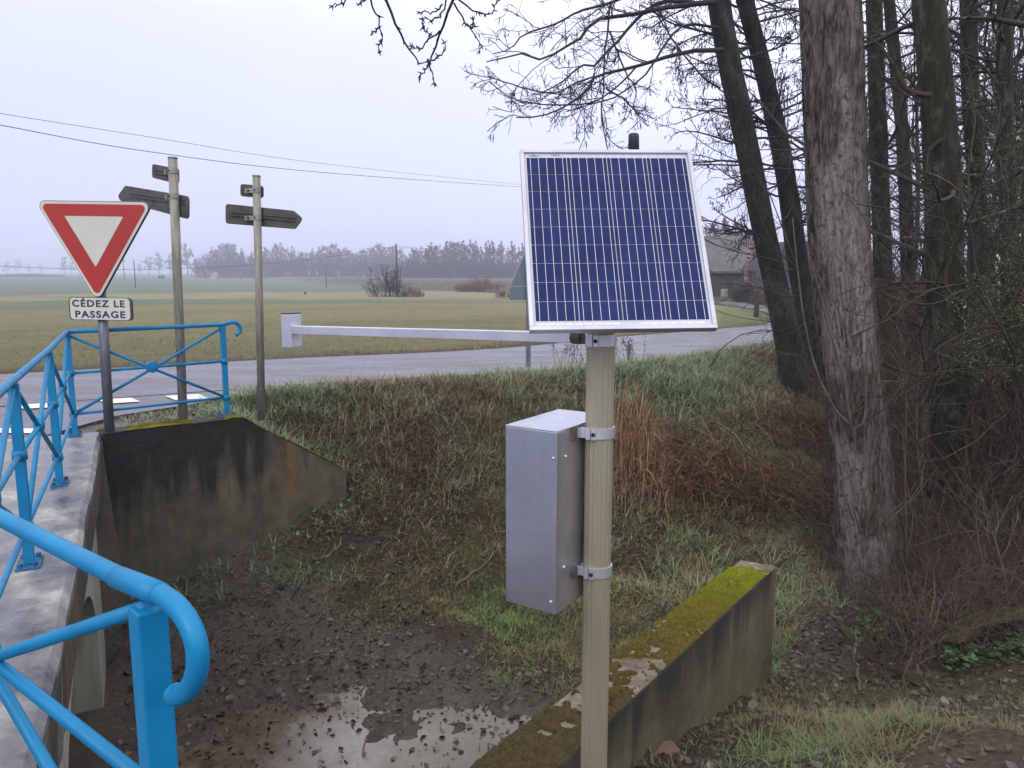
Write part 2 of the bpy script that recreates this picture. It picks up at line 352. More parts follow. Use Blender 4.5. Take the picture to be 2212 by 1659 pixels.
# grasses: colour by blade
M['grass'] = tintmat('bank_grass', [(0, (0.103, 0.064, 0.041)), (.2, (0.218, 0.149, 0.090)), (.36, (0.345, 0.270, 0.161)), (.48, (0.218, 0.201, 0.103)), (.66, (0.132, 0.190, 0.086)), (.86, (0.172, 0.247, 0.121)), (1, (.215, .27, .15))], .48, spec=.5)
M['lawn'] = tintmat('short_grass', [(0, (0.090, 0.060, 0.030)), (.35, (0.210, 0.165, 0.075)), (.65, (0.165, 0.180, 0.060)), (1, (0.128, 0.225, 0.060))], .55)
M['lush'] = tintmat('lush_grass', [(0, (.10, .07, .038)), (.25, (.14, .12, .055)), (.5, (.085, .135, .045)), (1, (.14, .22, .085))], .5)
M['straw'] = tintmat('field_straw', [(0, (0.110, 0.088, 0.039)), (.4, (0.209, 0.176, 0.083)), (.75, (0.154, 0.160, 0.066)), (1, (0.308, 0.259, 0.143))], .7)
M['reed'] = tintmat('dead_reed', [(0, (.085, .045, .028)), (.4, (.20, .105, .058)), (.75, (.32, .20, .115)), (1, (.46, .36, .25))], .6)
M['litter'] = tintmat('leaf_litter', [(0, (0.018, 0.012, 0.010)), (.45, (0.055, 0.037, 0.026)), (.8, (0.110, 0.077, 0.055)), (.93, (0.209, 0.165, 0.138)), (1, (0.330, 0.286, 0.275))], .4, spec=.6)
M['ivy'] = tintmat('ivy_leaf', [(0, (0.022, 0.033, 0.012)), (.5, (0.060, 0.083, 0.027)), (.8, (0.120, 0.135, 0.038)), (1, (0.225, 0.210, 0.060))], .5)
M['greenleaf'] = tintmat('green_leaf', [(0, (.03, .06, .02)), (.6, (.06, .12, .045)), (1, (.13, .19, .10))], .45)

# ------------------------------------------------------------------ terrain
PROF = np.array([(-50, 0), (18, 0), (30, -.3), (46, -.9), (96, -1.4), (217, -2.6), (400, -1.9), (800, -1.5), (3000, -1.2)])
def prof(x, y): return np.interp(np.hypot(x, y) * np.sign(y), PROF[:, 0], PROF[:, 1])
def GT(u, v):                             # point where a sight line meets the far terrain
    r = ray(u, v); t = np.concatenate([np.arange(5, 120, .02), np.arange(120, 900, .3)]); P = CAM + r * t[:, None]
    i = np.argmax(P[:, 2] < prof(P[:, 0], P[:, 1])); return P[i]
WC = G(220, 942, 0); WL = G(523, 906, 0); WD = nrm((WL - WC)[:2]); WLEN = np.linalg.norm((WL - WC)[:2])
WE = VP(748, 1015, WC, WD); WEND = np.dot((WE - WC)[:2], WD); WEZ = WE[2]; WN = np.array([-WD[1], WD[0]])   # WN: retained side
ED = nrm(np.array([.435, -.9])); EN = np.array([.9, .435])                     # deck edge: direction, ditch side
MA = np.array([.05, 2.88]); MD = nrm(np.array([1.90, 2.94])); MN = np.array([MD[1], -MD[0]]); MLEN = 3.46    # low mossy wall
IN = [np.array([-36, -4.6]), np.array([-29, -.5]), np.array([-22, 3.6]), np.array([-15, 7.65]), np.array([-10.5, 10.2]), np.array([-7.5, 11.95]), np.array([-4.2, 13.85])] + [GT(u, v)[:2] for u, v in ((1140, 748), (1550, 712), (1664, 698), (1684, 686), (1632, 668), (1545, 655.5))]
IN.append(IN[-1] + np.array([-1.5, 9.])); IN.append(IN[-1] + np.array([-4., 10.]))
IN = smooth_path(np.array([[*p[:2], 0] for p in IN]), 8)[:, :2]
tn = nrm(np.gradient(IN, axis=0)); RW = 3.4
OUT = IN + RW * np.stack([tn[:, 1], -tn[:, 0]], 1)
def sdist(x, y, L):
    """signed distance to polyline (positive right of travel)"""
    P = np.stack([np.ravel(x), np.ravel(y)], 1); best = np.full(len(P), 1e9); sg = np.zeros(len(P))
    for a, b in zip(L[:-1], L[1:]):
        d = b - a; t = np.clip(((P - a) @ d) / (d @ d), 0, 1); q = P - a - t[:, None] * d; dd = np.hypot(q[:, 0], q[:, 1])
        m = dd < best; best[m] = dd[m]; sg[m] = np.sign(q[m, 0] * d[1] - q[m, 1] * d[0])
    return (best * np.where(sg == 0, 1, sg)).reshape(np.shape(x))
def walltop(t): return np.where(t < WLEN, 0., (t - WLEN) / (WEND - WLEN) * WEZ)
edge = [G(u, v, 0) for u, v in ((545, 843), (501, 857), (400, 875), (254, 897), (169, 920), (60, 951), (0, 966))]
LB = WC[:2] + ED * .1 - EN * .82
OI = [np.array([*(p), 0]) for p in OUT + .4 * nrm(IN - OUT) if -26 < p[0] < -2.6]
poly = [OI[-1]] + edge + [np.array([*(WC[:2] + ED * 1.0 - EN * .86), 0]), np.array([*(WC[:2] + ED * 9.5 - EN * .86), 0]), np.array([-14, -6, 0]), np.array([-27, -8, 0])] + OI[:-1]
PXY = np.array([p[:2] for p in poly])
def in_side(x, y):
    x = np.asarray(x, float); y = np.asarray(y, float); c = np.zeros(x.shape, bool)
    for a, b in zip(PXY, np.roll(PXY, -1, 0)):
        c ^= ((a[1] > y) != (b[1] > y)) & (x < (b[0] - a[0]) * (y - a[1]) / (b[1] - a[1] + 1e-12) + a[0])
    return c
def terrain(x, y, rough=True):
    x = np.asarray(x, float); y = np.asarray(y, float)
    q = sdist(x, y, OUT); qi = sdist(x, y, IN); pr = prof(x, y)
    dx, dy = x - WC[0], y - WC[1]
    s = dx * EN[0] + dy * EN[1]                                      # distance out from the bridge edge
    fl = np.interp(s, [-3, 0, 2.5, 4.5, 6.5, 9, 14, 30], [-2.12, -2.12, -2.06, -1.92, -1.75, -1.58, -1.45, -1.0])
    mx, my = x - MA[0], y - MA[1]; mt = mx * MD[0] + my * MD[1]; mr = mx * MN[0] + my * MN[1]
    base = np.maximum(-.66 - .30 * mt, -1.66)
    ne = np.minimum(base + .3 * np.maximum(mr - .1, 0), -.03 - .0 * mr); ne = np.where(mt > 6, np.minimum(ne, -.62), ne)
    w = np.interp(mt, [3.6, 5.5], [.07, .9]); k = sst(-w, w, mr)
    low = fl * (1 - k) + ne * k
    foot = np.interp(x, [-3, 0, 3, 6], [2.9, 3.4, 4.2, 4.2])
    B = 1 - sst(.35, 1, (q - .35) / foot * .65 + .35)
    B = np.clip(1 - (q - .45) / foot, 0, 1); B = B * B * (3 - 2 * B)
    z = low + (pr - low) * B
    z = np.where(q < .45, pr, z)
    amp = np.where(q < .3, 0, 1.) * sst(0.3, 1.2, q) * np.where(q < 30, 1, .3)
    if rough: z = z + amp * ((fbm(x * 1.3, y * 1.3, 3) - .5) * .20 + (fbm(x * 5, y * 5, 9, 3) - .5) * .12)
    # retained ground behind the far wing wall
    wt = dx * WD[0] + dy * WD[1]; wn = dx * WN[0] + dy * WN[1]
    ret = np.where(wt < WEND, walltop(wt), WEZ - (wt - WEND) * 1.1) - .03
    zr = np.maximum(z, np.minimum(ret, 0))
    wid = np.where(wt < WEND, .05, .05 + np.maximum(wt - WEND, 0) * 1.6)
    kb = sst(.12 - .03, .12 + wid, wn - np.maximum(wt - WEND, 0) * .3) * sst(WEND + 1.3, WEND, wt) * (s > -.05)
    z = z * (1 - kb) + zr * kb
    pud = np.exp(-(((x + .85) / 1.55) ** 4 + ((y - 5.1) / .95) ** 4)); z = np.where((s > .3) & (mr < -.1), z - .085 * pud, z)
    # under and beside the bridge
    al = dx * ED[0] + dy * ED[1]
    hb = -s
    solid = np.where(s > -.05, z, -.03)
    under = np.where((hb > 0) & (hb < 2.3) & (al > .35) & (mr < .0), -2.12, np.where(hb >= 2.3, -.06, solid))
    z = np.where(s < 0, np.where(hb > 0, under, z), z)
    z = np.where((s < .0) & (al < .35), np.minimum(pr, -.03), z)
    # roads lie on a flat bed
    z = np.where((q < .25) & (qi > -.25), pr - .05, z)
    far = (qi < -.25)
    bumps = (fbm(x * .8, y * .8, 21) - .5) * .12 * sst(.3, 2, -qi)
    z = np.where(far, pr - .03 + bumps * (1 if rough else 0) * np.where(np.hypot(x, y) < 80, 1, 0), z)
    z = np.where(in_side(x, y), np.minimum(z, -.05), z)
    return z
def axis(lo, hi, step, far_lo, far_hi, g):
    a = list(np.arange(lo, hi, step)); d = step; b = []; v = a[-1]
    while v < far_hi: d *= g; v += d; b.append(v)
    d = step; v = a[0]; c = []
    while v > far_lo: d *= g; v -= d; c.append(v)
    return np.array(c[::-1] + a + b)
gx = axis(-7, 11, .09, -2000, 2000, 1.09); gy = axis(-1, 24, .09, -250, 2600, 1.05)
XX, YY = np.meshgrid(gx, gy); ZZ = terrain(XX, YY)
def mudline(x, y):
    return np.interp(x, [-5, -3.2, -.95, .35, 1.0, 1.6], [8.4, 8.0, 7.5, 6.3, 5.3, 4.4]) - y
def ground_cols(x, y, z):
    q = sdist(x, y, OUT); qi = sdist(x, y, IN); d = np.hypot(x, y)
    dx, dy = x - WC[0], y - WC[1]; s = dx * EN[0] + dy * EN[1]
    mx, my = x - MA[0], y - MA[1]; mt = mx * MD[0] + my * MD[1]; mr = mx * MN[0] + my * MN[1]
    n1 = fbm(x * .9, y * .9, 31); n2 = fbm(x * .13, y * .13, 41); n3 = fbm(x * .02, y * .05, 51)
    soil = np.array([.045, .030, .022]); grassy = np.array([.11, .11, .05]); brown = np.array([.082, .056, .040]); mud = np.array([.125, .107, .097])
    c = np.zeros(x.shape + (3,)); wet_ = np.zeros(x.shape)
    k = sst(.42, .6, n1)[..., None]; c[:] = brown * (1 - k) + grassy * k
    c = c * .75
    mk_ = (sst(-.3, .35, mudline(x, y) + (n1 - .5) * 1.6) * (mr < .1) * (s > -3))[..., None]; c = c * (1 - mk_) + mud * mk_; wet_ = np.maximum(wet_, mk_[..., 0])
    mk2 = (sst(1.2, .2, np.abs(mr - .5) + (n1 - .5)) * sst(3.2, 3.9, mt) * sst(6.5, 5, mt))[..., None]; c = c * (1 - mk2) + mud * .9 * mk2; wet_ = np.maximum(wet_, mk2[..., 0] * .8)
    wd = (sst(.8, 2.2, mr) * sst(3.5, 5.5, mt) * (q > 2.5))[..., None]; c = c * (1 - wd) + soil * (.6 + .6 * n1[..., None]) * wd
    # path corner bottom right
    P = G(2230, 1680, -.62); pk = sst(.75, .5, np.hypot(x - P[0], y - P[1]) + (n1 - .5) * .25)[..., None]; c = c * (1 - pk) + np.array([.115, .078, .056]) * pk
    # field in bands
    f = (qi < 0)
    olive = np.array([.185, .165, .072]); green = np.array([.115, .13, .07]); strawc = np.array([.30, .245, .135]); teal = np.array([.10, .125, .085])
    fc = np.zeros_like(c); dd = d * (1 + .35 * (n2 - .5)) + (n3 - .5) * 60
    k1 = sst(62, 78, dd)[..., None]; k2 = (sst(92, 105, dd) * sst(140, 125, dd))[..., None]; k3 = sst(130, 150, dd)[..., None]
    fc[:] = olive; g2 = sst(.5, .66, n2)[..., None]; fc = fc * (1 - .5 * g2) + green * .5 * g2
    fc = fc * (1 - k1) + green * k1; fc = fc * (1 - k3) + teal * k3; fc = fc * (1 - .6 * k2) + strawc * .6 * k2
    eg = sst(1.6, .1, -qi + (n1 - .5) * .8)[..., None]; fc = fc * (1 - eg) + np.array([.075, .05, .035]) * eg
    c[f] = fc[f]
    fr = f & (x > .27 * y); gr = np.array([.10, .135, .045]); c[fr] = (.5 * c + .5 * gr)[fr]
    return c, wet_
gc, gw = ground_cols(XX, YY, ZZ)
ny, nx = XX.shape; idx = np.arange(ny * nx).reshape(ny, nx)
GF = np.stack([idx[:-1, :-1], idx[:-1, 1:], idx[1:, 1:], idx[1:, :-1]], -1).reshape(-1, 4)
tag(mk('ground', np.stack([XX, YY, ZZ], -1).reshape(-1, 3), GF, M['ground'], smooth=True, attrs={'gcol': gc.reshape(-1, 3), 'wet': gw.ravel()}), kind='structure', label='wet winter ground of field, banks and muddy ditch')
def tz(x, y):                              # terrain height, by grid look-up
    i = np.clip(np.searchsorted(gy, y) - 1, 0, ny - 2); j = np.clip(np.searchsorted(gx, x) - 1, 0, nx - 2)
    a = (y - gy[i]) / (gy[i + 1] - gy[i]); b = (x - gx[j]) / (gx[j + 1] - gx[j])
    return (ZZ[i, j] * (1 - b) + ZZ[i, j + 1] * b) * (1 - a) + (ZZ[i + 1, j] * (1 - b) + ZZ[i + 1, j + 1] * b) * a

# roads
mid = (IN + OUT) / 2
cols_ = [IN * (1 - t) + OUT * t for t in np.linspace(0, 1, 7)]
RV = np.stack([np.stack([c[:, 0], c[:, 1], prof(mid[:, 0], mid[:, 1]) + .004 + .03 * (1 - (2 * t - 1) ** 2)], 1) for c, t in zip(cols_, np.linspace(0, 1, 7))], 1)
n_ = len(IN); ii = np.arange(n_ * 7).reshape(n_, 7)
road = tag(mk('road', RV.reshape(-1, 3), np.stack([ii[:-1, :-1], ii[:-1, 1:], ii[1:, 1:], ii[1:, :-1]], -1).reshape(-1, 4), M['asphalt'], smooth=True), kind='structure', label='wet grey country road curving away to the barn')
poly = [np.array([p[0], p[1], -.001]) for p in poly]
sr, srf = prism([p[:2] for p in poly][::-1], lambda p: np.array([p[0], p[1], -.001]), np.array([0, 0, -.25]))
side = tag(mk('side_road', sr, srf, M['asphalt']), kind='structure', label='wet asphalt of the bridge road at the junction')
for quad in (((-45, 927), (-15, 917), (76, 918), (97, 928)), ((36, 868), (117, 863), (119, 873), (49, 876)), ((205, 857), (283, 853), (303, 861), (238, 865)), ((356, 849), (430, 845), (449, 854), (378, 858)), ((496, 842), (534, 839), (552, 845), (514, 849))):
    c = [G(u, v, .045) for u, v in quad]
    V = []
    for a in np.linspace(0, 1, 5):
        for b in np.linspace(0, 1, 5):
            p = (c[0] * (1 - b) + c[1] * b) * (1 - a) + (c[3] * (1 - b) + c[2] * b) * a
            qq = sdist(p[0], p[1], OUT); t = 1 + float(qq) / RW
            p[2] = .004 + (.03 * (1 - (2 * np.clip(t, 0, 1) - 1) ** 2) if t < 1 else 0) + .006; V.append(p)
    jj = np.arange(25).reshape(5, 5)
    o = mk('road_marking', np.array(V), np.stack([jj[:-1, :-1], jj[1:, :-1], jj[1:, 1:], jj[:-1, 1:]], -1).reshape(-1, 4), M['paint'], parent=side)

# ------------------------------------------------------------------ bridge and walls
def W2(al, s, z): return np.array([*(WC[:2] + ED * al + EN * s), z])
bridge = thing('bridge', W2(3, 0, 0), 'concrete culvert bridge with wet whitish deck edge beside the ditch', 'bridge')
jx = np.linspace(-.15, 9.4, 60)
top = []
for a in jx: top.append((a, -.85, .012))
V = []; F = []
prof2 = [(-.85, -.02), (-.85, .012), (-.42, .016), (-.03, .014), (0., -.02), (.0, -.30), (-.12, -.32), (-.85, -.34)]
for a in jx:
    for s_, z_ in prof2:
        j_ = .012 * (float(vnoise(a * 4, s_ * 7 + z_ * 9, 5)) - .5) * 2 if s_ > -.2 else 0
        V.append(W2(a, s_ + j_, z_ + .4 * j_))
k = len(prof2)
for i in range(len(jx) - 1):
    for j in range(k):
        if j == k - 1: continue
        F.append((i * k + j, (i + 1) * k + j, (i + 1) * k + j + 1, i * k + j + 1))
F.append(tuple(range(k))); F.append(tuple(range((len(jx) - 1) * k, len(jx) * k))[::-1])
deck = mk('deck_slab', np.array(V), [np.array([f for f in F if len(f) == 4])], M['deck'], parent=bridge)
fa = mk('edge_beam', *merge([box(W2(4.6, -.045, -.175), np.array([*ED, 0]), np.array([*EN, 0]), ZA, 9.4, .1, .25)]), M['fascia'], parent=bridge)
# headwall below the deck with an arched opening
pts = [(.02, -2.4), (.02, -.30), (9.4, -.30), (9.4, -2.4), (4.3, -2.4), (4.3, -1.45)]
for t in np.linspace(0, math.pi, 13)[1:-1]: pts.append((2.75 + 1.55 * math.cos(t), -1.45 + .72 * math.sin(t)))
pts += [(1.2, -1.45), (1.2, -2.4)]
hv, hf = prism(pts, lambda p: W2(p[0], -.09, p[1]), np.array([*(-EN * .35), 0]))
mk('headwall', hv, hf, M['headwall'], parent=bridge)
tun = []
for al_ in (1.2, 4.3): tun.append(box(W2(al_ + (-.1 if al_ < 2 else .1), -1.7, -1.4), np.array([*EN, 0]), np.array([*ED, 0]), ZA, 2.5, .2, 2.))
tun.append(box(W2(2.75, -2.75, -1.4), np.array([*EN, 0]), np.array([*ED, 0]), ZA, .2, 4, 2.2))
mk('culvert_lining', *merge(tun), M['fascia'], parent=bridge)

ang = math.atan2(WD[1], WD[0])
o = mk('wing_wall', *prism([(0, -2.5), (WEND, -2.5), (WEND, WEZ), (WLEN, .02), (0, .02)], lambda p: np.array([p[0], 0, p[1]]), np.array([0, .26, 0])), M['concrete'])
o.location = WC; o.rotation_euler = (0, 0, ang); ORG[o.name] = WC; bev(o, .012)
tag(o, 'black stained concrete wing wall below the give way sign', 'wall')
# moss on its upper edge
def moss_strip(name, L0, L1, zf, y0, y1, dens, parent_rot, seed, hmax=.03):
    nx_, ny_ = int((L1 - L0) / .012), max(int((y1 - y0) / .012), 6)
    x, y = np.meshgrid(np.linspace(L0, L1, nx_), np.linspace(y0, y1, ny_))
    m_ = dens(x, y); h = (fbm(x * 18, y * 18, seed) * .7 + fbm(x * 55, y * 55, seed + 3, 2) * .5) * hmax * np.clip(m_, 0, 1) - .012 * (m_ < .35) - .004
    e = np.minimum(np.minimum(y - y0, y1 - y), .02) / .02
    z = zf(x) + h * (.4 + .6 * e)
    ii = np.arange(nx_ * ny_).reshape(ny_, nx_)
    return np.stack([x, y, z], -1).reshape(-1, 3), np.stack([ii[:-1, :-1], ii[:-1, 1:], ii[1:, 1:], ii[1:, :-1]], -1).reshape(-1, 4)
V, F = moss_strip('moss', .02, WEND - .03, lambda x: np.where(x < WLEN, .02, .02 + (x - WLEN) / (WEND - WLEN) * (WEZ - .02)) + .003, -.012, .25, lambda x, y: (fbm(x * 3, y * 6, 77) - .47) * 8 + (y > .14) * .5 + (y < .03) * .6 - (x > WLEN) * .5, None, 3)
mo = mk('moss', V, F, M['moss'], smooth=True); mo.parent = o

mang = math.atan2(MD[1], MD[0])
z0, z1 = -.40, -.70
wtop = lambda x: z0 + (z1 - z0) * x / MLEN
lw = mk('low_wall', *prism([(-2.2, -2.6), (MLEN, -2.6), (MLEN, z1), (-2.2, wtop(-2.2))], lambda p: np.array([p[0], .14, p[1]]), np.array([0, -.28, 0])), M['low_wall'])
lw.location = (*MA, 0); lw.rotation_euler = (0, 0, mang); ORG[lw.name] = np.array([*MA, 0]); bev(lw, .014, 3)
tag(lw, 'low sloping concrete wall topped with bright green moss', 'wall')
V, F = moss_strip('moss', -2.0, MLEN - .12, lambda x: wtop(x) + .002, -.138, .138, lambda x, y: np.clip((fbm(x * 2.2, y * 4, 17) + (fbm(x * 26, y * 26, 19) - .5) * .42 - np.interp(x, [-2, .2, .9, 2.2, 3.05, 3.3], [.47, .44, .34, .25, .22, .6])) * 5, -1, 1), None, 9, .05)
mo = mk('moss', V, F, M['wall_moss'], smooth=True); mo.parent = lw

# ------------------------------------------------------------------ blue railing
def railing_panel(A, B, parent, zt=1.0, zm=.61, zb=.22):
    """one panel between posts at A and B (xy on the deck)"""
    A3 = np.array([A[0], A[1], 0]); B3 = np.array([B[0], B[1], 0]); d = nrm(B3 - A3); n = np.array([-d[1], d[0], 0])
    Mx = (A3 + B3) / 2 + ZA * zm
    def bar(name, p, q, r): return mk(name, *tube1([p, q], r, 10), M['blue'], parent=parent, smooth=True)
    bar('middle_rail', A3 + ZA * zm, B3 + ZA * zm, .0145); bar('bottom_rail', A3 + ZA * zb, B3 + ZA * zb, .0145)
    for p, q in ((A3 + ZA * (zt - .03), B3 + ZA * zb), (A3 + ZA * zb, B3 + ZA * (zt - .03))):
        bar('brace', p, q, .0145)
    ro = mk('rosette', *merge([tube1([Mx - n * .022, Mx + n * .022], .058, 20), tube1([Mx - n * .03, Mx + n * .03], .03, 16)]), M['blue'], parent=parent)
    bev(ro, .006)
def railing_post(P, d, parent, zt=1.0, plate=True, w=.05):
    d = np.array([d[0], d[1], 0]); n = np.array([-d[1], d[0], 0]); P3 = np.array([P[0], P[1], 0.])
    b = mk('post', *box(P3 + ZA * (zt - .015) / 2, d, n, ZA, w, w, zt - .015), M['blue'], parent=parent); bev(b, .004)
    if plate:
        pb = mk('base_plate', *box(P3 + ZA * .022, d, n, ZA, .2, .11, .014), M['blue_old'], parent=b)
        bo = []
        for sx in (-1, 1):
            for sy in (-1, 1):
                c = P3 + d * sx * .075 + n * sy * .035; mk('bolt', *tube1([c + ZA * .02, c + ZA * .05], .013, 6), M['blue_old'], parent=b)
        ORG[pb.name] = ORG[b.name]
    for z_ in (.61, .22):
        c = P3 + ZA * z_; mk('collar', *merge([tube1([c - ZA * .025, c + ZA * .025], w * .72, 12)]), M['blue'], parent=b, smooth=True)
PL, PR, P2_, P1_ = G(163, 944), G(491, 902), G(130, 1050), G(65, 1225)
RD = nrm((P1_ - PL)[:2]); P0_ = np.array([*(P1_[:2] + RD * 1.76), 0]); 
far_r = thing('railing', PL, 'blue metal railing on the bridge deck, ending beside the give way sign', 'railing')
ht = np.array([0, 0, 1.])
wd_ = nrm((PR - PL)[:2])
hook = [PR + ht] + [VP(u, v, PR, wd_) for u, v in ((502, 696), (511, 698), (517, 704), (519, 712), (516, 719), (509, 724))]
path = [P0_ + ht + np.array([*RD * 1.7, 0]), P0_ + ht, P1_ + ht, P2_ + ht, PL + ht]
mk('top_rail', *tube1(path, .021, 14), M['blue'], parent=far_r, smooth=True)
mk('top_rail', *tube1([PL + ht] + smooth_path(hook, 4).tolist(), .021, 14), M['blue'], parent=far_r, smooth=True)
for a, b in ((PL, P2_), (P2_, P1_), (P1_, P0_), (P0_, P0_ + np.array([*RD * 1.7, 0]))): railing_panel(a, b, far_r)
railing_panel(PL, PR, far_r)
for p in (P2_, P1_, P0_): railing_post(p, nrm(RD), far_r)
railing_post(PL, nrm(RD), far_r); railing_post(PR, wd_, far_r)
# near wing panel with its hook
zt = 1.0
Na, Nb = G(0, 1118, zt), G(302, 1268, zt); nd = nrm((Nb - Na)[:2]); N3 = np.array([*nd, 0])
NP = VP(318, 1300, Nb, nd); NP = np.array([NP[0], NP[1], 0]); Mn = VP(-22, 1503, Nb, nd); half = np.dot((NP - Mn)[:2], nd)
FP = NP - N3 * 2 * half
near_r = thing('railing', NP, 'blue railing end with a hooked handrail close to the camera', 'railing')
hk = [VP(u, v, Nb, nd) for u, v in ((262, 1249), (300, 1262), (345, 1283), (382, 1310), (411, 1352), (426, 1400), (425, 1450), (409, 1487), (385, 1502), (374, 1497))]
ang_top = [FP + ZA * zt, Na] + smooth_path(hk, 4).tolist()
mk('top_rail', *tube1(ang_top, .0185, 20), M['blue'], parent=near_r, smooth=True)
sl = VP(252, 1246, Nb, nd); sl2 = VP(345, 1283, Nb, nd)
mk('rail_sleeve', *tube1([sl, (sl + sl2) / 2 + ZA * .0004, sl2], .0205, 20), M['blue'], parent=near_r, smooth=True)
railing_post(NP, nrm(nd + np.array([.25, -.45])), near_r, zt=.985, plate=False, w=.052)
railing_panel(FP, NP, near_r, zt=zt); railing_post(FP, nd, near_r)

# ------------------------------------------------------------------ signs
def rounded(poly, r, seg=6):
    poly = np.array(poly, float); out = []; n = len(poly); r = [r] * n if np.isscalar(r) else r
    for i in range(n):
        p, a, b = poly[i], poly[i - 1], poly[(i + 1) % n]; u = nrm(a - p); v = nrm(b - p)
        half_ = math.acos(np.clip(np.dot(u, v), -1, 1)) / 2; t = r[i] / math.tan(half_); c = p + nrm(u + v) * r[i] / math.sin(half_)
        s0 = p + u * t - c; s1 = p + v * t - c; a0 = math.atan2(s0[1], s0[0]); a1 = math.atan2(s1[1], s1[0])
        da = (a1 - a0 + math.pi) % (2 * math.pi) - math.pi
        for k_ in range(seg + 1): an = a0 + da * k_ / seg; out.append(c + r[i] * np.array([math.cos(an), math.sin(an)]))
    return out
def plate(name, outline, o, ax, zax, nrm_, off, th, m_, parent):
    """flat plate: outline (x,z) about o, pushed off along nrm_"""
    V, F = prism(outline, lambda p: np.asarray(o) + p[0] * ax + p[1] * zax + nrm_ * off, nrm_ * th)
    return mk(name, V, F, m_, parent=parent)
# give way sign
gb = G(237, 936); gt = VP(219, 640, gb, (1, 0)); gax = nrm(gt - gb); 
gw_t = thing('give_way_sign', gb, 'triangular red and white give way sign on a blue grey post', 'sign')
mk('post', *tube1([gb - gax * .05, gb + gax * 1.55], .045, 24), M['steelblue'], parent=gw_t, smooth=True)
yaw = R_(-4); ax = np.array([math.cos(yaw), math.sin(yaw), 0]); nn = np.array([math.sin(yaw), -math.cos(yaw), 0]); zx = nrm(np.cross(ax, -nn)); zx = gax
yd = gb[1] - .05
TL, TR, TB = YP(70, 430, yd), YP(338, 439, yd), YP(216, 654, yd)
cen = (TL + TR + TB) / 3
tri = np.array([[np.dot(p - cen, ax), np.dot(p - cen, zx)] for p in (TL, TB, TR)])
def inset(k_): return tri * k_
sgp = plate('sign_plate', rounded(tri, .055), cen, ax, zx, -nn, -.02, .028, M['plateback'], gw_t); bev(sgp, .004)
plate('white_border', rounded(tri * .98, .052), cen, ax, zx, nn, .0215, .002, M['white'], gw_t)
plate('red_border', rounded(tri * .905, .036), cen, ax, zx, nn, .0245, .002, M['red'], gw_t)
c2 = cen + zx * .018
plate('white_centre', rounded(tri * .495, .006), c2, ax, zx, nn, .0275, .002, M['white'], gw_t)
pc = VP(220, 667, gb - np.array([0, .05, 0]), (1, 0)); wp = .595 * abs(YP(288, 667, yd)[0] - YP(153, 667, yd)[0]) / .595; hp = abs(YP(220, 643, yd)[2] - YP(220, 692, yd)[2])
rot_ = math.radians(.6)
pax = nrm(YP(286, 668, yd) - YP(154, 666, yd)); pzx = np.cross(pax, np.array([0, 1, 0])) * -1; pzx = pzx if pzx[2] > 0 else -pzx
rect = rounded([(-wp / 2, -hp / 2), (wp / 2, -hp / 2), (wp / 2, hp / 2), (-wp / 2, hp / 2)], .035)
npl = plate('name_plate', rect, pc, pax, pzx, nn, -.005, .03, M['plateback'], gw_t); bev(npl, .003)
npf = plate('plate_face', [p * .95 for p in rect], pc, pax, pzx, nn, .0265, .002, M['white'], gw_t)
def text(body, o, ax_, zx_, n_, h, width, m_, parent, name='lettering'):
    cu = bpy.data.curves.new('t', 'FONT'); cu.body = body; cu.align_x = 'CENTER'; cu.align_y = 'CENTER'; cu.size = 1; cu.offset = .034; cu.space_character = 1.18; cu.resolution_u = 3
    to = bpy.data.objects.new('t', cu); COL.objects.link(to); dg = bpy.context.evaluated_depsgraph_get(); me = to.evaluated_get(dg).to_mesh()
    V = np.array([v.co[:] for v in me.vertices]); F = [list(p.vertices) for p in me.polygons]
    base_v = V[:, 1]; lo, hi = base_v.min(), base_v.max()
    capm = .73; k_ = h / capm; kx = width / (V[:, 0].max() - V[:, 0].min()); x0 = (V[:, 0].max() + V[:, 0].min()) / 2
    W = np.asarray(o) + (V[:, :1] - x0) * kx * ax_ + (V[:, 1:2] - lo) * k_ * zx_ + n_ * .0295
    to.evaluated_get(dg).to_mesh_clear(); bpy.data.objects.remove(to)
    return mk(name, W, F, m_, parent=parent)
px_ = wp / 135
text('CÉDEZ LE', pc + pzx * hp * .075 - pax * .012, pax, pzx, nn, hp * .30, wp * .84, M['letter'], gw_t)
text('PASSAGE', pc - pzx * hp * .40, pax, pzx, nn, hp * .30, wp * .80, M['letter'], gw_t)

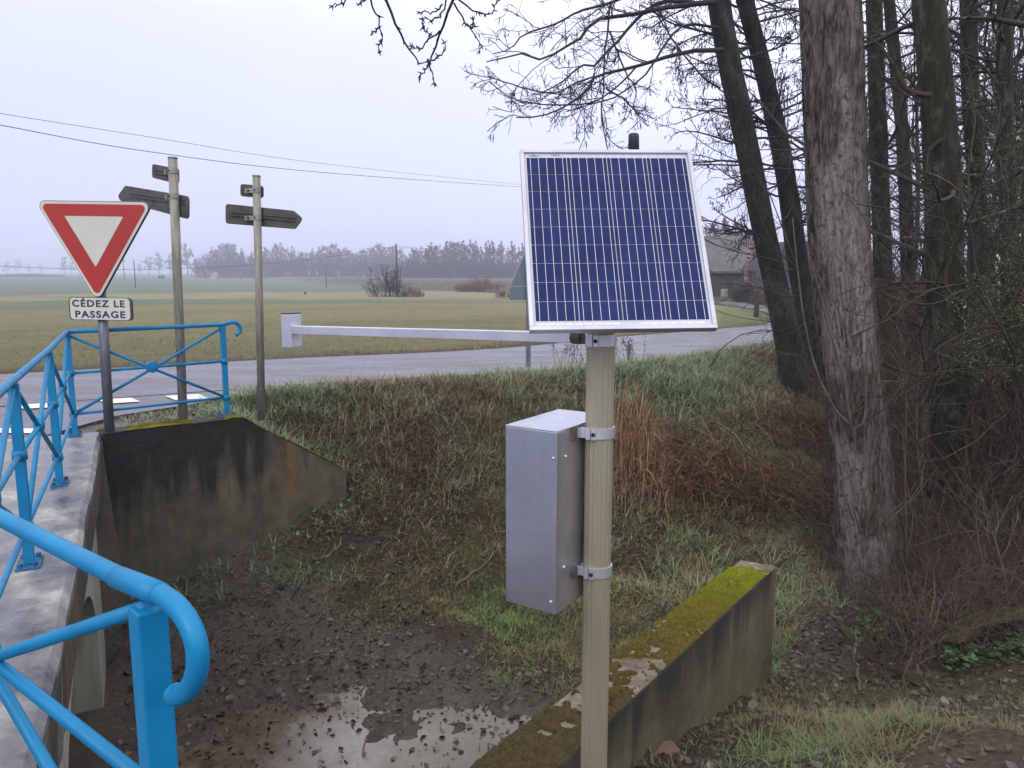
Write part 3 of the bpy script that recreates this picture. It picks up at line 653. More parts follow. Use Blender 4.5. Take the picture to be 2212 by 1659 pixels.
def arrow_post(base, topuv, lean_plane, r, label, big, small, pin_left):
    b = np.array(base); t = VP(*topuv, b, lean_plane); up = nrm(t - b); L_ = np.linalg.norm(t - b)
    th = thing('direction_signpost', b, label, 'signpost', 'direction signposts seen from behind')
    mk('post', *tube1([b - up * .1, t], r, 24), M['galv'], parent=th, smooth=True)
    mk('post_cap', *tube1([t - up * .004, t + up * .012], r * 1.04, 24), M['galv'], parent=th, smooth=True)
    return th, b, up
def backplate(th, corners_uv, b, yaw_deg, r, rad, rail):
    """a sign plate seen from behind, fixed on the far side of the post; outline given as seen"""
    yaw_ = R_(yaw_deg); ax_ = np.array([math.cos(yaw_), math.sin(yaw_), 0]); n_ = np.array([math.sin(yaw_), -math.cos(yaw_), 0])
    o_ = b - n_ * (r + .035)
    pts = np.array([VP(u, v, o_, ax_[:2]) for u, v in corners_uv]); cc = pts.mean(0)
    P2 = np.array([[np.dot(p - cc, ax_), p[2] - cc[2]] for p in pts])
    pl = plate('sign_plate', rounded(P2, rad), cc, ax_, ZA, n_, -.01, .02, M['plateback'], th); bev(pl, .004)
    x0, x1, zc = rail; c = [VP(u, zc[i], o_, ax_[:2]) for i, u in enumerate((x0, x1))]
    mid_ = (c[0] + c[1]) / 2; L_ = np.linalg.norm(c[1] - c[0]); dd = nrm(c[1] - c[0]); zz = np.cross(dd, -n_); 
    mk('mounting_rail', *merge([box(mid_ + n_ * .018 + ZA * .017, dd, n_, np.cross(dd, n_), L_, .016, .006), box(mid_ + n_ * .018 - ZA * .017, dd, n_, np.cross(dd, n_), L_, .016, .006), box(mid_ + n_ * .012, dd, n_, np.cross(dd, n_), L_, .003, .04)]), M['plateback'], parent=th)
    return pl, mid_, n_, ax_
def clamp(th, b, up, z, r, n_, ax_, tongue):
    c = b + up * (z - b[2]) / up[2]
    V1 = tube1([c - up * .026, c + up * .026], r * 1.10, 24)
    t_ = box(c - n_ * (r * .55) - ax_ * (r + tongue / 2), ax_, n_, up, tongue, .008, .05)
    mk('clamp', *merge([V1, t_, box(c - n_ * (r * .4) - ax_ * (r + tongue), ax_, n_, up, .02, .03, .05)]), M['platelight'], parent=th)
    mk('bolt', *tube1([c + n_ * r * .98, c + n_ * (r * 1.3)], .009, 6), M['dark'], parent=th)
    mk('bolt', *merge([tube1([c - n_ * (r * .55) - ax_ * (r + tongue * .72), c - n_ * (r * .55) - ax_ * (r + tongue * .72) + n_ * .014], .011, 6)]), M['dark'], parent=th)
D2 = G(396, 912)
th, b, up = arrow_post(D2, (373, 342), (1, 0), .045, 'taller signpost with arrow plate pointing left behind the give way sign', 0, 0, True)
pl, md, n_, a_ = backplate(th, ((272, 401), (408, 424), (408, 474), (262, 434), (255, 424)), b, -35, .045, (.05, .04, .04, .05, .03), (283, 402, (421, 438)))
clamp(th, b, up, md[2] - .0, .045, n_, a_, .11)
pl, md, n_, a_ = backplate(th, ((330, 354), (386, 365), (386, 398), (330, 384)), b, -35, .045, .03, (336, 380, (371, 377)))
clamp(th, b, up, md[2], .045, n_, a_, .11)
D3 = G(565, 888)
th, b, up = arrow_post(D3, (554, 381), (1, 0), .042, 'shorter signpost with arrow plate pointing right beside the dry bank', 0, 0, True)
pl, md, n_, a_ = backplate(th, ((488, 440), (634, 455), (652, 470), (651, 477), (638, 495), (488, 483)), b, -16, .042, (.035, .04, .03, .03, .04, .035), (500, 640, (462, 475)))
clamp(th, b, up, md[2] - .012, .042, n_, a_, .11)
pl, md, n_, a_ = backplate(th, ((520, 397), (569, 402), (569, 428), (520, 424)), b, -16, .042, .03, (526, 566, (411, 414)))
clamp(th, b, up, md[2], .042, n_, a_, .1)

# warning sign on the verge, half hidden by the solar panel
WB = G(1141, 790, -.02); wt_ = thing('warning_sign', WB, 'blue grey back of a triangular sign half hidden by the solar panel', 'sign')
mk('post', *box(WB + ZA * .78, XA, YA, ZA, .08, .04, 2.1), M['steelblue'], parent=wt_)
yw = R_(40); wax = np.array([math.cos(yw), math.sin(yw), 0]); wnn = np.array([math.sin(yw), -math.cos(yw), 0]); zc_ = VP(1141, 617, WB, (1, 0))[2]
oc = np.array([WB[0], WB[1], zc_]) - wnn * .05
bev(plate('sign_plate', rounded([(-.36, 0), (.36, 0), (0, .62)], .035), oc, wax, ZA, wnn, -.01, .02, M['signgrey'], wt_), .003)
bev(plate('name_plate', rounded([(-.37, -.235), (.37, -.235), (.37, -.015), (-.37, -.015)], .035), oc, wax, ZA, wnn, -.01, .02, M['signgrey'], wt_), .003)

# ------------------------------------------------------------------ solar measuring post
PX, PY = .29, 2.52; PB = np.array([PX, PY, float(tz(np.array([PX]), np.array([PY]))[0])])
sol = thing('monitoring_post', PB, 'beige fluted pole carrying a tilted blue solar panel and an aluminium box', 'measuring station')
nf = 16; a = np.linspace(0, 2 * np.pi, nf * 8, endpoint=False); rr = .0468 - .0022 * np.abs(np.sin(a * nf / 2)) ** 3
zs = np.linspace(PB[2] - .3, 1.43, 10)
V = np.stack([np.stack([PX + rr * np.cos(a), PY + rr * np.sin(a), np.full_like(a, z_)], 1) for z_ in zs]).reshape(-1, 3); m_ = len(a); ii = np.arange(len(zs) * m_).reshape(len(zs), m_)
F = np.stack([ii[:-1], np.roll(ii[:-1], -1, 1), np.roll(ii[1:], -1, 1), ii[1:]], -1).reshape(-1, 4)
mk('pole', V, F, M['beige'], parent=sol, smooth=True)
# panel
yw, ti, ro = .068, -.517, -.008
Rz = np.array([[math.cos(yw), -math.sin(yw), 0], [math.sin(yw), math.cos(yw), 0], [0, 0, 1]]); Rx = np.array([[1, 0, 0], [0, math.cos(ti), -math.sin(ti)], [0, math.sin(ti), math.cos(ti)]]); Ry = np.array([[math.cos(ro), 0, math.sin(ro)], [0, 1, 0], [-math.sin(ro), 0, math.cos(ro)]])
RM = Rz @ Rx @ Ry; PC = np.array([.327, 2.5, 1.668]); PW, PH = .576, .662
def pp(x, z, y=0.): return PC + RM @ np.array([x, y, z])
px3, py3, pz3 = RM[:, 0], RM[:, 1], RM[:, 2]
pan = mk('solar_panel', *box(pp(0, 0, .014), px3, py3, pz3, PW - .02, .012, PH - .02), M['backsheet'], parent=sol)
fr = []
t_ = .013
for (cx_, cz_, sx, sz) in ((0, PH / 2 - t_ / 2, PW, t_), (0, -PH / 2 + t_ / 2, PW, t_), (-PW / 2 + t_ / 2, 0, t_, PH - 2 * t_), (PW / 2 - t_ / 2, 0, t_, PH - 2 * t_)): fr.append(box(pp(cx_, cz_, .0125), px3, py3, pz3, sx, .025, sz))
bev(mk('panel_frame', *merge(fr), M['frame'], parent=pan), .0015)
def bil(s, t):                              # cell area in panel coordinates, from the photo's own margins
    return (-PW / 2 + .0195 + s * (PW - .039), PH / 2 - .030 - t * (PH - .062))
cells = []; bars = []; cw = .9775 / 4
nc, nr = 4, 9
for i in range(nc):
    for j in range(nr):
        x0, z0_ = bil(i / nc, j / nr); x1, z1_ = bil((i + 1) / nc, (j + 1) / nr); g = .0014
        cells.append(box(pp((x0 + x1) / 2, (z0_ + z1_) / 2, .0072), px3, py3, pz3, abs(x1 - x0) - 2 * g, .002, abs(z0_ - z1_) - 1.7 * g))
    for k_ in range(5):
        xb = bil((i + (k_ + .5) / 5) / nc, 0)[0]
        bars.append(box(pp(xb, (bil(0, 0)[1] + bil(0, 1)[1]) / 2, .0062), px3, py3, pz3, .0013, .0006, PH - .060))
for j in range(nr): pass
ce = mk('cell', *merge(cells), M['cell'], parent=pan); bu = mk('busbar', *merge(bars), M['busbar'], parent=pan)
rib = [box(pp(-PW / 2 + .035 + k_ * .029, -PH / 2 + .022, .0078), px3, py3, pz3, .024, .001, .0045) for k_ in range(18) if k_ not in (9, 10)] + [box(pp(-PW / 2 + .10 + k_ * .029, PH / 2 - .022, .0078), px3, py3, pz3, .022, .001, .003) for k_ in range(16)]
for r0_ in (rib[:9], rib[9:16], rib[16:]): mk('ribbon', *merge(r0_), M['busbar'], parent=pan)
lab = [box(pp(-PW / 2 + .048, PH / 2 - .0235, .0078), px3, py3, pz3, .036, .001, .002), box(pp(-PW / 2 + .045, PH / 2 - .0195, .0078), px3, py3, pz3, .012, .001, .002)] + [box(pp(-PW / 2 + .104 + k_ * .0026, PH / 2 - .0205, .0078), px3, py3, pz3, .0012 + .0007 * (k_ % 3 == 0), .001, .005) for k_ in range(12)]
mk('label_print', *merge(lab[:2]), M['letter'], parent=pan); mk('barcode', *merge(lab[2:]), M['letter'], parent=pan)
un = [box(pp(0, -.1, .05), px3, py3, pz3, .06, .05, .3), box(pp(0, 0, .028), px3, py3, pz3, PW - .06, .006, .05)]
mk('mounting_bracket', *merge(un), M['rust'], parent=sol)
mk('frame_lip', *box(pp(0, -PH / 2 + .003, .0265), px3, py3, pz3, PW - .004, .003, .004), M['frame'], parent=pan)
# antenna
AB, AT = YP(1369.5, 322, 2.80), YP(1369, 288, 2.80)
AB = AB - ZA * .06
an = tube1(np.array([AB, AB + (AT - AB) * .9, AT - ZA * .003, AT]), [.021, .0187, .0175, .0125], 24)
mk('antenna', *an, M['dark'], parent=sol, smooth=True)
mk('antenna_arm', *box((AB + pp(.02, .15, .05)) / 2, YA, XA, ZA, .12, .03, .006), M['alu'], parent=sol); mk('antenna_base', *box(AB - ZA * .002, XA, YA, ZA, .05, .05, .008), M['alu'], parent=sol)
# arm
cl = lambda z_, r=.0505, h=.036: merge([tube1([np.array([PX, PY, z_ - h / 2]), np.array([PX, PY, z_ + h / 2])], r, 40)])
ARM_R = YP(1237, 729, 2.60); ARM_L = YP(636, 712.5, 3.45)
aD = nrm(ARM_R - ARM_L); aN = nrm(np.cross(aD, ZA)); aZ = np.cross(aN, aD)
mk('collar', *cl(YP(1300, 734, 2.52)[2]), M['alu'], parent=sol)
CZ = YP(1300, 734, 2.52)[2]
def lug(z_, out, ang_):
    d_ = np.array([math.cos(ang_), math.sin(ang_), 0]); n_ = np.array([-d_[1], d_[0], 0]); c = np.array([PX, PY, z_])
    return [box(c + d_ * .054, d_, n_, ZA, .014, .016, .036), box(c + d_ * .054 - n_ * .019, d_, n_, ZA, .014, .015, .036)], c + d_ * .062
def lugset(z_, ang_):
    b_, c = lug(z_, 0, ang_); d_ = np.array([math.cos(ang_), math.sin(ang_), 0])
    mk('clamp_lug', *merge(b_), M['alu'], parent=sol)
    mk('bolt', *merge([tube1([c, c + d_ * .004], .0065, 12)]), M['dark'], parent=sol)
lugset(CZ, R_(-112))
arm = mk('arm', *box((ARM_L + ARM_R) / 2, aD, aN, aZ, np.linalg.norm(ARM_R - ARM_L), .036, .036), M['alu'], parent=sol); bev(arm, .002)
e2 = np.array([PX, PY, CZ])
mk('arm_bracket', *merge([tube1([ARM_R + aD * .0, ARM_R + aD * .035], .022, 8), box((ARM_R + aD * .03 + e2) / 2 - ZA * .002, nrm(e2 - ARM_R), nrm(np.cross(ZA, e2 - ARM_R)), ZA, np.linalg.norm(e2 - ARM_R) - .05, .012, .034)]), M['rust'], parent=sol)
hc = ARM_L - aD * .02; hz0, hz1 = YP(626, 749, 3.47)[2], YP(626, 678, 3.47)[2]
hd = mk('sensor_head', *box(np.array([hc[0], hc[1], (hz0 + hz1) / 2]), aD, aN, ZA, .066, .06, hz1 - hz0), M['alu'], parent=sol); bev(hd, .002)
mk('sensor_cap', *box(np.array([hc[0], hc[1], hz1 + .002]), aD, aN, ZA, .064, .058, .006), M['dark'], parent=sol)
# cabinet
zt_ = 1.05; A_, B_, D_ = G(1092, 920, zt_), G(1203.5, 934.5, zt_), G(1208, 886, zt_)
bx = nrm(B_ - A_); by = nrm(np.cross(ZA, bx)); bw = np.linalg.norm(B_ - A_); bd = np.dot(D_ - A_, by); zb_ = VP(1202, 1329, B_, (1, 0))[2]
cc = A_ + bx * bw / 2 + by * bd / 2
cab = mk('cabinet', *box(np.array([cc[0], cc[1], (zt_ + zb_) / 2]), bx, by, ZA, bw, bd, zt_ - zb_), M['cabinet'], parent=sol); bev(cab, .0025)
lid = mk('cabinet_lid', *box(np.array([cc[0], cc[1], zt_ + .002]), bx, by, ZA, bw + .003, bd + .003, .003), M['cabinet'], parent=cab)
def scr(p, n_, r=.006): return mk('screw', *tube1([p, p + n_ * .003, p + n_ * .0045], [r, r, r * .55], 12), M['alu'], parent=cab, smooth=True)
for u, v in ((1195, 990), (1190, 1300)): scr(VP(u, v, B_, bx[:2]) - by * .0, -by, .0045)
for u, v in ((1222, 986), (1218, 1225)): scr(VP(u, v, B_, by[:2]), bx, .006)
for v in (940, 1241):
    zc1 = YP(1297, v - 2, 2.475)[2]
    mk('collar', *cl(zc1, .0512, .034), M['alu'], parent=sol); lugset(zc1, R_(-115))
    e = VP(1238, v - 3, B_, by[:2]) + bx * .004; f = np.array([PX, PY, zc1]) + np.array([-.047, -.018, 0]); e = np.array([e[0], e[1], zc1])
    mid1 = (e * .45 + f * .55) + np.array([-.003, .012, 0])
    pth = smooth_path([e, mid1, f], 5); tg = nrm(np.gradient(pth, axis=0)); sn = np.stack([tg[:, 1], -tg[:, 0], 0 * tg[:, 0]], 1)
    V = []
    for p, s_ in zip(pth, sn):
        for a_, b2 in ((-1, -1), (1, -1), (1, 1), (-1, 1)): V.append(p + s_ * .004 * a_ + ZA * .017 * b2)
    k_ = len(pth); F = [(i * 4 + j, i * 4 + (j + 1) % 4, i * 4 + 4 + (j + 1) % 4, i * 4 + 4 + j) for i in range(k_ - 1) for j in range(4)]
    mk('clamp_strap', np.array(V), np.array(F), M['alu'], parent=sol)
    mk('clamp_foot', *merge([box(e - bx * .0, by, bx, ZA, .03, .008, .045), tube1([e + by * .05 + bx * .0 + ZA * .012, e + by * .05 + bx * .014 + ZA * .012], .009, 6)]), M['rust'], parent=sol)
cb = np.array([B_[0], B_[1], 0]) + by * bd * .82; mk('cable', *tube1(smooth_path([np.array([*(cb[:2] + bx[:2] * .004), zb_ + .10]), np.array([*(cb[:2] + bx[:2] * .03), zb_ + .05]), np.array([PX - .03, PY + .045, zb_ + .09]), np.array([PX - .02, PY + .05, zb_ + .3])], 5), .006, 8), M['dark'], parent=sol, smooth=True)
# ------------------------------------------------------------------ branches
def grow(st, d, L, r0, n=6, wander=.2, grav=0., tip=.35):
    st = np.asarray(st, float); K = len(st); P = np.zeros((K, n, 3)); P[:, 0] = st; d = nrm(np.asarray(d, float)); L = np.broadcast_to(L, K)
    for i in range(1, n):
        d = nrm(d + wander * rng.normal(size=(K, 3)) + np.array([0, 0, grav])); P[:, i] = P[:, i - 1] + d * (L / (n - 1))[:, None]
    return P, np.broadcast_to(r0, K)[:, None] * np.linspace(1, tip, n)[None]
def kids(P, R, k, t0, t1, ang_, lr, rr, n=5, wander=.25, grav=0., lmin=.0, tip=.35):
    K, m = P.shape[:2]; pi = np.repeat(np.arange(K), k); t = rng.uniform(t0, t1, len(pi)) * (m - 1); i = np.minimum(t.astype(int), m - 2); f = (t - i)[:, None]
    st = P[pi, i] * (1 - f) + P[pi, i + 1] * f; tg = nrm(P[pi, i + 1] - P[pi, i]); pv = nrm(np.cross(tg, rng.normal(size=tg.shape)))
    a_ = rng.uniform(ang_[0], ang_[1], len(pi))[:, None]; d = tg * np.cos(a_) + pv * np.sin(a_)
    Lp = np.linalg.norm(np.diff(P, axis=1), axis=2).sum(1)[pi]; L = np.maximum(Lp * rng.uniform(lr[0], lr[1], len(pi)) * (1.15 - .6 * t / (m - 1)), lmin)
    r0 = (R[pi, i] * (1 - f[:, 0]) + R[pi, i + 1] * f[:, 0]) * rr
    return grow(st, d, L, r0, n, wander, grav, tip)
def trunk(path, rad, sides, rings, amp=0., seed=0, flare=0.):
    path = smooth_path(path, 12); L = np.concatenate([[0], np.cumsum(np.linalg.norm(np.diff(path, axis=0), axis=1))]); s = np.linspace(0, L[-1], rings)
    C = np.stack([np.interp(s, L, path[:, i]) for i in range(3)], 1); r = np.interp(s / L[-1], np.linspace(0, 1, len(rad)), rad) * (1 + flare * np.exp(-s / .35))
    a_ = np.linspace(0, 2 * np.pi, sides, endpoint=False); A, S = np.meshgrid(a_, s)
    cx_, sx_ = np.cos(A), np.sin(A); bigr = np.median(rad)
    rid = np.abs(fbm(cx_ * 9 + S * 1.1, sx_ * 9 + S * .9 + 9, seed) - .5) * 2
    n2 = fbm(cx_ * 1.2 + S * 1.1, sx_ * 1.2 - S * .9, seed + 4) - .5
    rr_ = r[:, None] * (1 + amp * (1.6 * n2 - 1.1 * sst(.3, .05, rid) + .2))
    fl_ = np.exp(-S / .5) * flare * .5 * np.cos(A * 5 + seed); rr_ = rr_ * (1 + fl_)
    V = np.stack([C[:, 0, None] + rr_ * cx_, C[:, 1, None] + rr_ * sx_, np.broadcast_to(C[:, 2, None], A.shape)], -1).reshape(-1, 3)
    ii = np.arange(sides * rings).reshape(rings, sides); F = np.stack([ii[:-1], np.roll(ii[:-1], -1, 1), np.roll(ii[1:], -1, 1), ii[1:]], -1).reshape(-1, 4)
    return V, F, A, S
def resample(p, n):
    p = smooth_path(p, 6); L = np.concatenate([[0], np.cumsum(np.linalg.norm(np.diff(p, axis=0), axis=1))]); s = np.linspace(0, L[-1], n); return np.stack([np.interp(s, L, p[:, i]) for i in range(3)], 1)
def leaves(P, size, tint, flat=None, aspect=1.6):
    """small folded leaves at P"""
    K = len(P); d = nrm(rng.normal(size=(K, 3)) * (np.array([1, 1, .25]) if flat else 1)); n_ = nrm(np.cross(d, rng.normal(size=(K, 3)) if not flat else np.array([0, 0, 1.]) + .5 * rng.normal(size=(K, 3))))
    w = np.cross(d, n_); s = np.broadcast_to(size, K)[:, None]; fold = n_ * s * rng.uniform(-.1, .3, (K, 1))
    if flat:
        w, n_ = n_, w; n_ = n_ * np.sign(n_[:, 2:] + 1e-6); cu = s * rng.uniform(-.2, .3, (K, 1)); cu2 = s * rng.uniform(-.2, .3, (K, 1)); e = s * .5 * aspect
        jw = lambda: s * rng.uniform(.32, .62, (K, 1)); bend_ = n_ * s * rng.uniform(-.2, .2, (K, 1))
        vs = [P - d * e + bend_, P - d * e * rng.uniform(.2, .6, (K, 1)) + w * jw() + n_ * cu, P + d * e * rng.uniform(.2, .6, (K, 1)) + w * jw() + n_ * cu, P + d * e + bend_, P + d * e * rng.uniform(.2, .6, (K, 1)) - w * jw() + n_ * cu2, P - d * e * rng.uniform(.2, .6, (K, 1)) - w * jw() + n_ * cu2]
        i = np.arange(K)[:, None] * 6
        return np.stack(vs, 1).reshape(-1, 3), np.concatenate([i + np.array([[0, 1, 2]]), i + np.array([[0, 2, 3]]), i + np.array([[0, 3, 4]]), i + np.array([[0, 4, 5]])]), np.repeat(tint, 6)
    a_ = P - d * s * .5 * aspect; b_ = P + w * s * .5 + fold; c_ = P + d * s * .5 * aspect; e_ = P - w * s * .5 + fold
    V = np.stack([a_, b_, c_, e_], 1).reshape(-1, 3); i = np.arange(K)[:, None] * 4
    F = np.concatenate([i + np.array([[0, 1, 2]]), i + np.array([[0, 2, 3]])]); return V, F, np.repeat(tint, 4)
def blades(P, head, L, w, a0, a1, tint, nseg=2):
    K = len(P); h = np.stack([np.cos(head), np.sin(head), 0 * head], 1); s = np.stack([-np.sin(head), np.cos(head), 0 * head], 1)
    pts = [P]; aa = np.linspace(0, 1, nseg + 1)
    for i in range(nseg):
        a_ = a0 + (a1 - a0) * (i + .5) / nseg * 1.0
        pts.append(pts[-1] + (L / nseg)[:, None] * (np.sin(a_)[:, None] * h + np.cos(a_)[:, None] * ZA))
    V = []
    for i in range(nseg):
        ww = (w * (1 - .55 * i / nseg))[:, None] * .5; V += [pts[i] - s * ww, pts[i] + s * ww]
    V.append(pts[-1]); nv = len(V); V = np.stack(V, 1).reshape(-1, 3); i = np.arange(K)[:, None] * nv; F = []
    for k_ in range(nseg - 1): F += [i + np.array([[2 * k_, 2 * k_ + 1, 2 * k_ + 3]]), i + np.array([[2 * k_, 2 * k_ + 3, 2 * k_ + 2]])]
    F.append(i + np.array([[nv - 3, nv - 2, nv - 1]])); return V, np.concatenate(F), np.repeat(tint, nv)
def tufts(cx_, cy_, per, L, w, spread, tint, lean=(.2, 1.0), droop=(.5, 1.3), nseg=2, tj=.12, dz=0.):
    K = len(cx_); i = np.repeat(np.arange(K), per); n = len(i); Lk = np.broadcast_to(L, K)[i] * rng.uniform(.5, 1.15, n)
    r = np.abs(rng.normal(size=n)) * spread * np.broadcast_to(L, K)[i]; th = rng.uniform(0, 2 * np.pi, n)
    x = cx_[i] + r * np.cos(th); y = cy_[i] + r * np.sin(th); P = np.stack([x, y, tz(x, y) - .015 + dz], 1)
    a0 = rng.uniform(lean[0], lean[1], n); a1 = a0 + rng.uniform(droop[0], droop[1], n)
    tt = np.clip(np.broadcast_to(tint, K)[i] + rng.normal(size=n) * tj, 0, 1)
    return blades(P, th + rng.normal(size=n) * .6, Lk, w * rng.uniform(.6, 1.3, n), a0, a1, tt, nseg)

# ---- poplar
PY_ = 7.1
pp_ = [YP(u, v, PY_) for u, v in ((1893, 1330), (1872, 1100), (1851, 900), (1828, 700), (1812, 500), (1803, 300), (1794, 0))]
pp_ = [pp_[0] - ZA * .25] + pp_; dtop = nrm(pp_[-1] - pp_[-2]); pp_ += [pp_[-1] + dtop * 3, pp_[-1] + dtop * 7]
pop = thing('poplar_tree', pp_[1], 'thick pale barked poplar leaning beside the muddy ditch', 'tree')
V, F, A, S = trunk(pp_, [.30, .275, .262, .255, .25, .245, .24, .235, .22, .14], 150, 620, .085, 3, .42)
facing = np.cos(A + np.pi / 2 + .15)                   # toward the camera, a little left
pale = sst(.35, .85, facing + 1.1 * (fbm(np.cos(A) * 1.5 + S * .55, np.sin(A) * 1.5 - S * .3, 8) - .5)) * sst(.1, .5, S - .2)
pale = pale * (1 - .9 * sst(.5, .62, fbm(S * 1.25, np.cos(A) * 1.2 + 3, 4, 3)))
mossy = sst(.25, .8, np.cos(A - .25)) * .75 + sst(.7, .1, S) * .7
tr = mk('trunk', V, F, M['poplar'], parent=pop, smooth=True, attrs={'pale': pale.ravel(), 'mossy': np.clip(mossy, 0, 1).ravel()})
# its crown: limbs above the picture and the budded twigs that hang into it
guides = [((834, 0), (863, 65), (883, 106), (910, 135), (928, 132)), ((979, 0), (955, 62), (938, 109), (928, 133), (934, 150), (938, 178)), ((928, 133), (920, 150), (905, 168)), ((801, 0), (812, 30), (820, 58), (827, 85), (818, 112)),
          ((981, 7), (1000, 40), (1016, 62), (1034, 89), (1035, 110)), ((989, -2), (1020, 20), (1040, 29), (1054, 29), (1070, 22), (1073, 3)), ((964, -5), (957, 24), (938, 44), (914, 41)), ((955, 10), (941, 26), (910, 27)), ((756, -20), (740, 3), (719, 13)),
          ((950, 67), (924, 89), (907, 104), (890, 101)), ((928, 132), (945, 122), (958, 113), (960, 92)), ((820, 58), (812, 66), (805, 71)), ((1016, 62), (1022, 55), (1021, 43)), ((800, -25), (790, -4), (775, 10)), ((912, 50), (916, 60), (928, 75))]
gP = []; gR = []; buds = []
yb = 4.6
for g in guides:
    p = resample(np.array([YP(u, v, yb + .12 * i) for i, (u, v) in enumerate(g)]), 10); p[1:-1] += rng.normal(size=(8, 3)) * .006
    gP.append(p); big = g in guides[:2]; gR.append(np.linspace(.0085 if big else .0055, .003, 10))
    for k_ in range(len(g) * 3):
        t = rng.uniform(.25, 1) if k_ > 3 else 1.; i = min(int(t * 9), 8); tg = nrm(p[i + 1] - p[i]); dd = nrm(tg * .8 + .6 * nrm(rng.normal(size=3))); q0 = p[i] + (p[i + 1] - p[i]) * (t * 9 - i)
        buds.append(np.array([q0, q0 + dd * .010, q0 + dd * .021, q0 + dd * .036]))
h0 = pp_[-1] + ZA * -1.2
limb = [resample(np.array([h0 + np.array([0, 0, .0]), h0 + np.array([-1.6, -1.2, 1.2]), h0 + np.array([-2.8, -2.2, .2]), YP(960, -260, yb), YP(979, 0, yb)]), 10), resample(np.array([h0 + np.array([0, 0, .0]) - ZA * .8, h0 + np.array([-1.9, -1.0, .8]), YP(760, -420, yb + .2), YP(834, -160, yb), YP(834, 0, yb)]), 10), resample(np.array([YP(760, -420, yb + .2), YP(790, -150, yb), YP(801, 0, yb)]), 10), resample(np.array([YP(960, -260, yb), YP(1000, -60, yb), YP(989, -2, yb)]), 10)]
lr = [np.linspace(.06, .012, 10), np.linspace(.05, .011, 10), np.linspace(.02, .008, 10), np.linspace(.014, .008, 10)]
top_st = np.array([pp_[-2] + dtop * t for t in np.linspace(0, 3.5, 12)]); P1, R1 = grow(top_st, np.stack([rng.normal(size=12), rng.normal(size=12), np.full(12, 1.)], 1), 3., .05, 8, .15, .05)
P2, R2 = kids(P1, R1, 6, .2, 1, (.4, .9), (.3, .6), .5, 6, .2); P3, R3 = kids(P2, R2, 6, .2, 1, (.4, .9), (.3, .6), .5, 5, .2)
bd = np.array(buds); br = np.tile(np.array([.0015, .0042, .0034, .0006]), (len(bd), 1))
mk('crown', *merge([tubes(np.array(gP), np.array(gR), 5), tubes(np.array(limb), np.array(lr), 6), tubes(bd, br, 5), tubes(P1, R1, 5), tubes(P2, R2, 4), tubes(P3, R3, 3)]), M['twig'], parent=pop, smooth=True)
# epicormic shoots at the burrs and a leaning whip
sh = []
for (u, v), n_s in (((1838, 905), 7), ((1868, 1150), 22), ((1850, 760), 5)):
    c = YP(u, v, PY_ - .24); dr = np.stack([rng.normal(size=n_s) * .5 - .25, -.5 - .3 * rng.random(n_s), .5 + .8 * rng.random(n_s)], 1); sh.append(tubes(*grow(np.tile(c, (n_s, 1)) + rng.normal(size=(n_s, 3)) * .05, dr, rng.uniform(.3, 1.1, n_s), .007, 7, .15, .25), 4))
whips = [((1838, 918), (1800, 880), (1760, 790), (1737, 690), (1725, 600), (1712, 470)), ((1838, 915), (1826, 840), (1800, 740), (1762, 600), (1740, 520)), ((1850, 925), (1868, 905), (1872, 800), (1873, 720))]
sh.append(tubes(np.array([resample(np.array([YP(u, v, PY_ - .3 - .05 * i) for i, (u, v) in enumerate(w_)]), 12) for w_ in whips]), np.tile(np.linspace(.013, .005, 12), (3, 1)), 5))
mk('shoots', *merge(sh), M['stick'], parent=pop, smooth=True)

